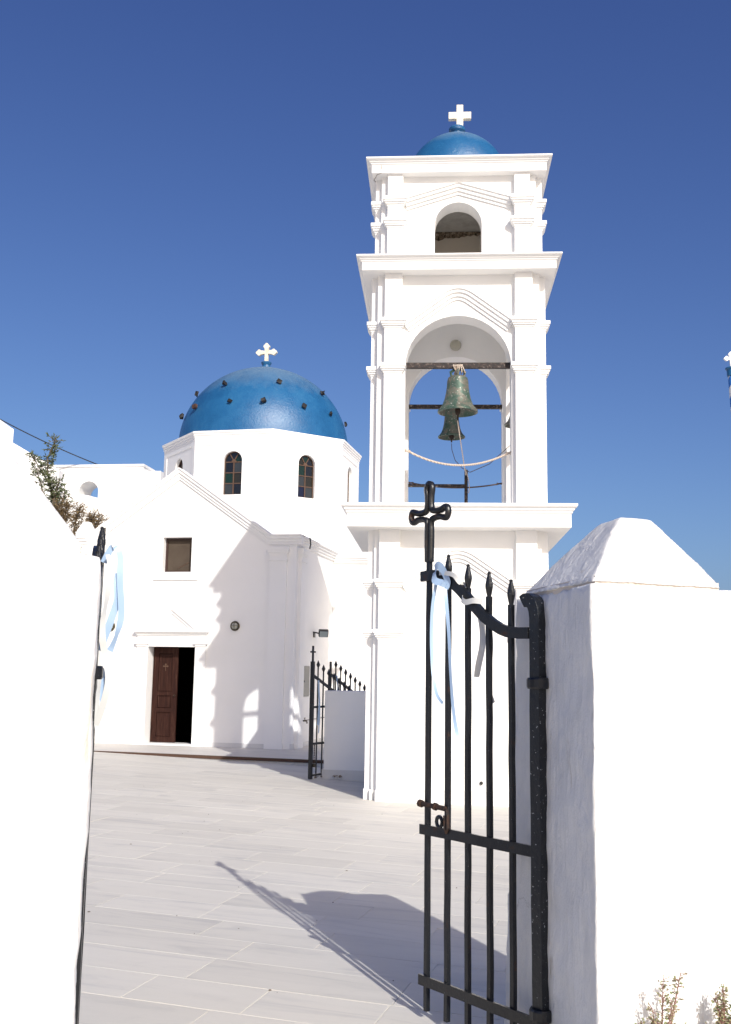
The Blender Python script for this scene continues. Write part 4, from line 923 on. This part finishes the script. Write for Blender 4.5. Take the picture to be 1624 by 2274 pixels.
shrub('shrub', 'tall loose green shrub rising behind the left pier', [[(-7.3, 24.0, 4.6), (-7.35, 24, 5.4), (-7.55, 24, 6.1), (-7.6, 24.1, 6.5), (-7.4, 24, 6.95)], [(-7.3, 24.0, 4.6), (-7.25, 23.9, 5.5), (-7.5, 23.9, 5.9), (-7.9, 23.9, 6.5)], [(-7.2, 24.0, 4.6), (-7.1, 23.8, 5.3), (-7.05, 23.8, 5.7)], [(-7.2, 24.0, 4.6), (-7.3, 23.8, 5.35), (-7.2, 23.8, 5.95)], [(-7.3, 24, 4.6), (-7.5, 23.7, 5.5), (-7.75, 23.8, 6.2)]], 'leaf', .095, 34, .23, .03, 3)
shrub('shrub', 'brown dry shrub beneath the green one, beside the church gable', [[(-6.9, 23.6, 4.4), (-6.95, 23.6, 5.0), (-6.9, 23.5, 5.3)], [(-6.8, 23.6, 4.4), (-6.7, 23.6, 4.9), (-6.6, 23.5, 5.2)], [(-6.7, 23.6, 4.4), (-6.4, 23.6, 4.8), (-6.25, 23.5, 5.05)], [(-6.6, 23.6, 4.3), (-6.3, 23.6, 4.6), (-6.1, 23.5, 4.95)], [(-7.0, 23.6, 4.3), (-7.15, 23.6, 4.9), (-7.1, 23.5, 5.3)]], 'dryleaf', .06, 110, .25, .02, 4)
shrub('shrub', 'wisp of dry foliage at the far left edge above the pier', [[(-8.6, 22.0, 4.6), (-8.5, 22, 5.6), (-8.3, 21.9, 6.15)]], 'leaf', .07, 14, .2, .02, 8)
# weeds at the foot of the right pier
def weed(label, x, y, h, n, seed):
    rr = random.Random(seed); root = thing('weed', label, 'weed', (x, y, -.1)); gs = MB(); gl = MB()
    for i in range(n):
        a = rr.uniform(-1.2, 1.2); L = h * rr.uniform(.6, 1.0); dx = math.sin(a) * .085
        P = [Vector((rr.uniform(-.015, .015), rr.uniform(-.02, .02), 0)), Vector((dx * .15, rr.uniform(-.02, .0), L * .55)), Vector((dx * .6, rr.uniform(-.04, .0), L * .78)), Vector((dx, rr.uniform(-.05, 0), L))]
        gs.tube(P, [.005, .004, .003, .0012], 5)
        for k in range(1, 3):
            for q in range(60):
                p = P[k].lerp(P[k + 1], rr.random()); d_ = Vector((rr.gauss(0, 1), rr.gauss(0, .8), rr.gauss(.5, .7))).normalized(); e = p + d_ * rr.uniform(.002, .02)
                gs.tube([p, e], .0011, 3)
                s_ = rr.uniform(.006, .012); u_ = d_.cross(Vector((rr.gauss(0, 1), rr.gauss(0, 1), rr.gauss(0, 1)))).normalized() * s_ * .45
                gl.add([e, e + d_ * s_ * .6 + u_, e + d_ * s_ * 1.3, e + d_ * s_ * .6 - u_, e + d_ * s_ * .6 + d_.cross(u_) * .8], [(0, 1, 4), (1, 2, 4), (2, 3, 4), (3, 0, 4)])
    gs.build('stem', 'weedstem', root); gl.build('leaves', 'weed', root)
weed('small reddish weed growing against the right pier', 1.085, 3.93, .66, 10, 2)
weed('bushier weed at the right edge, at the foot of the pier', 1.36, 4.03, .60, 13, 5)
# striped pole far right
pole = thing('striped_pole', 'blue and white striped pole with a small white cross at the right edge', 'pole', (9.545, 25, 0), 0); pole.rotation_euler.y = R(-2.5)
g = MB(); g.lathe([(.125, -.2), (.11, 9.05)], 20); auto_smooth(g.build('shaft', 'stripe', pole))
g = MB(); g.lathe([(.10, 9.05), (.13, 9.07), (.13, 9.22), (.16, 9.25), (.16, 9.28), (.04, 9.29)], 20); g.build('collar', 'blue', pole)
g = MB(); budded(g, 0, 9.28, .40, .34, .075, -.03, .03, .05, 9.52); bevel(g.build('cross', 'white', pole), .01)
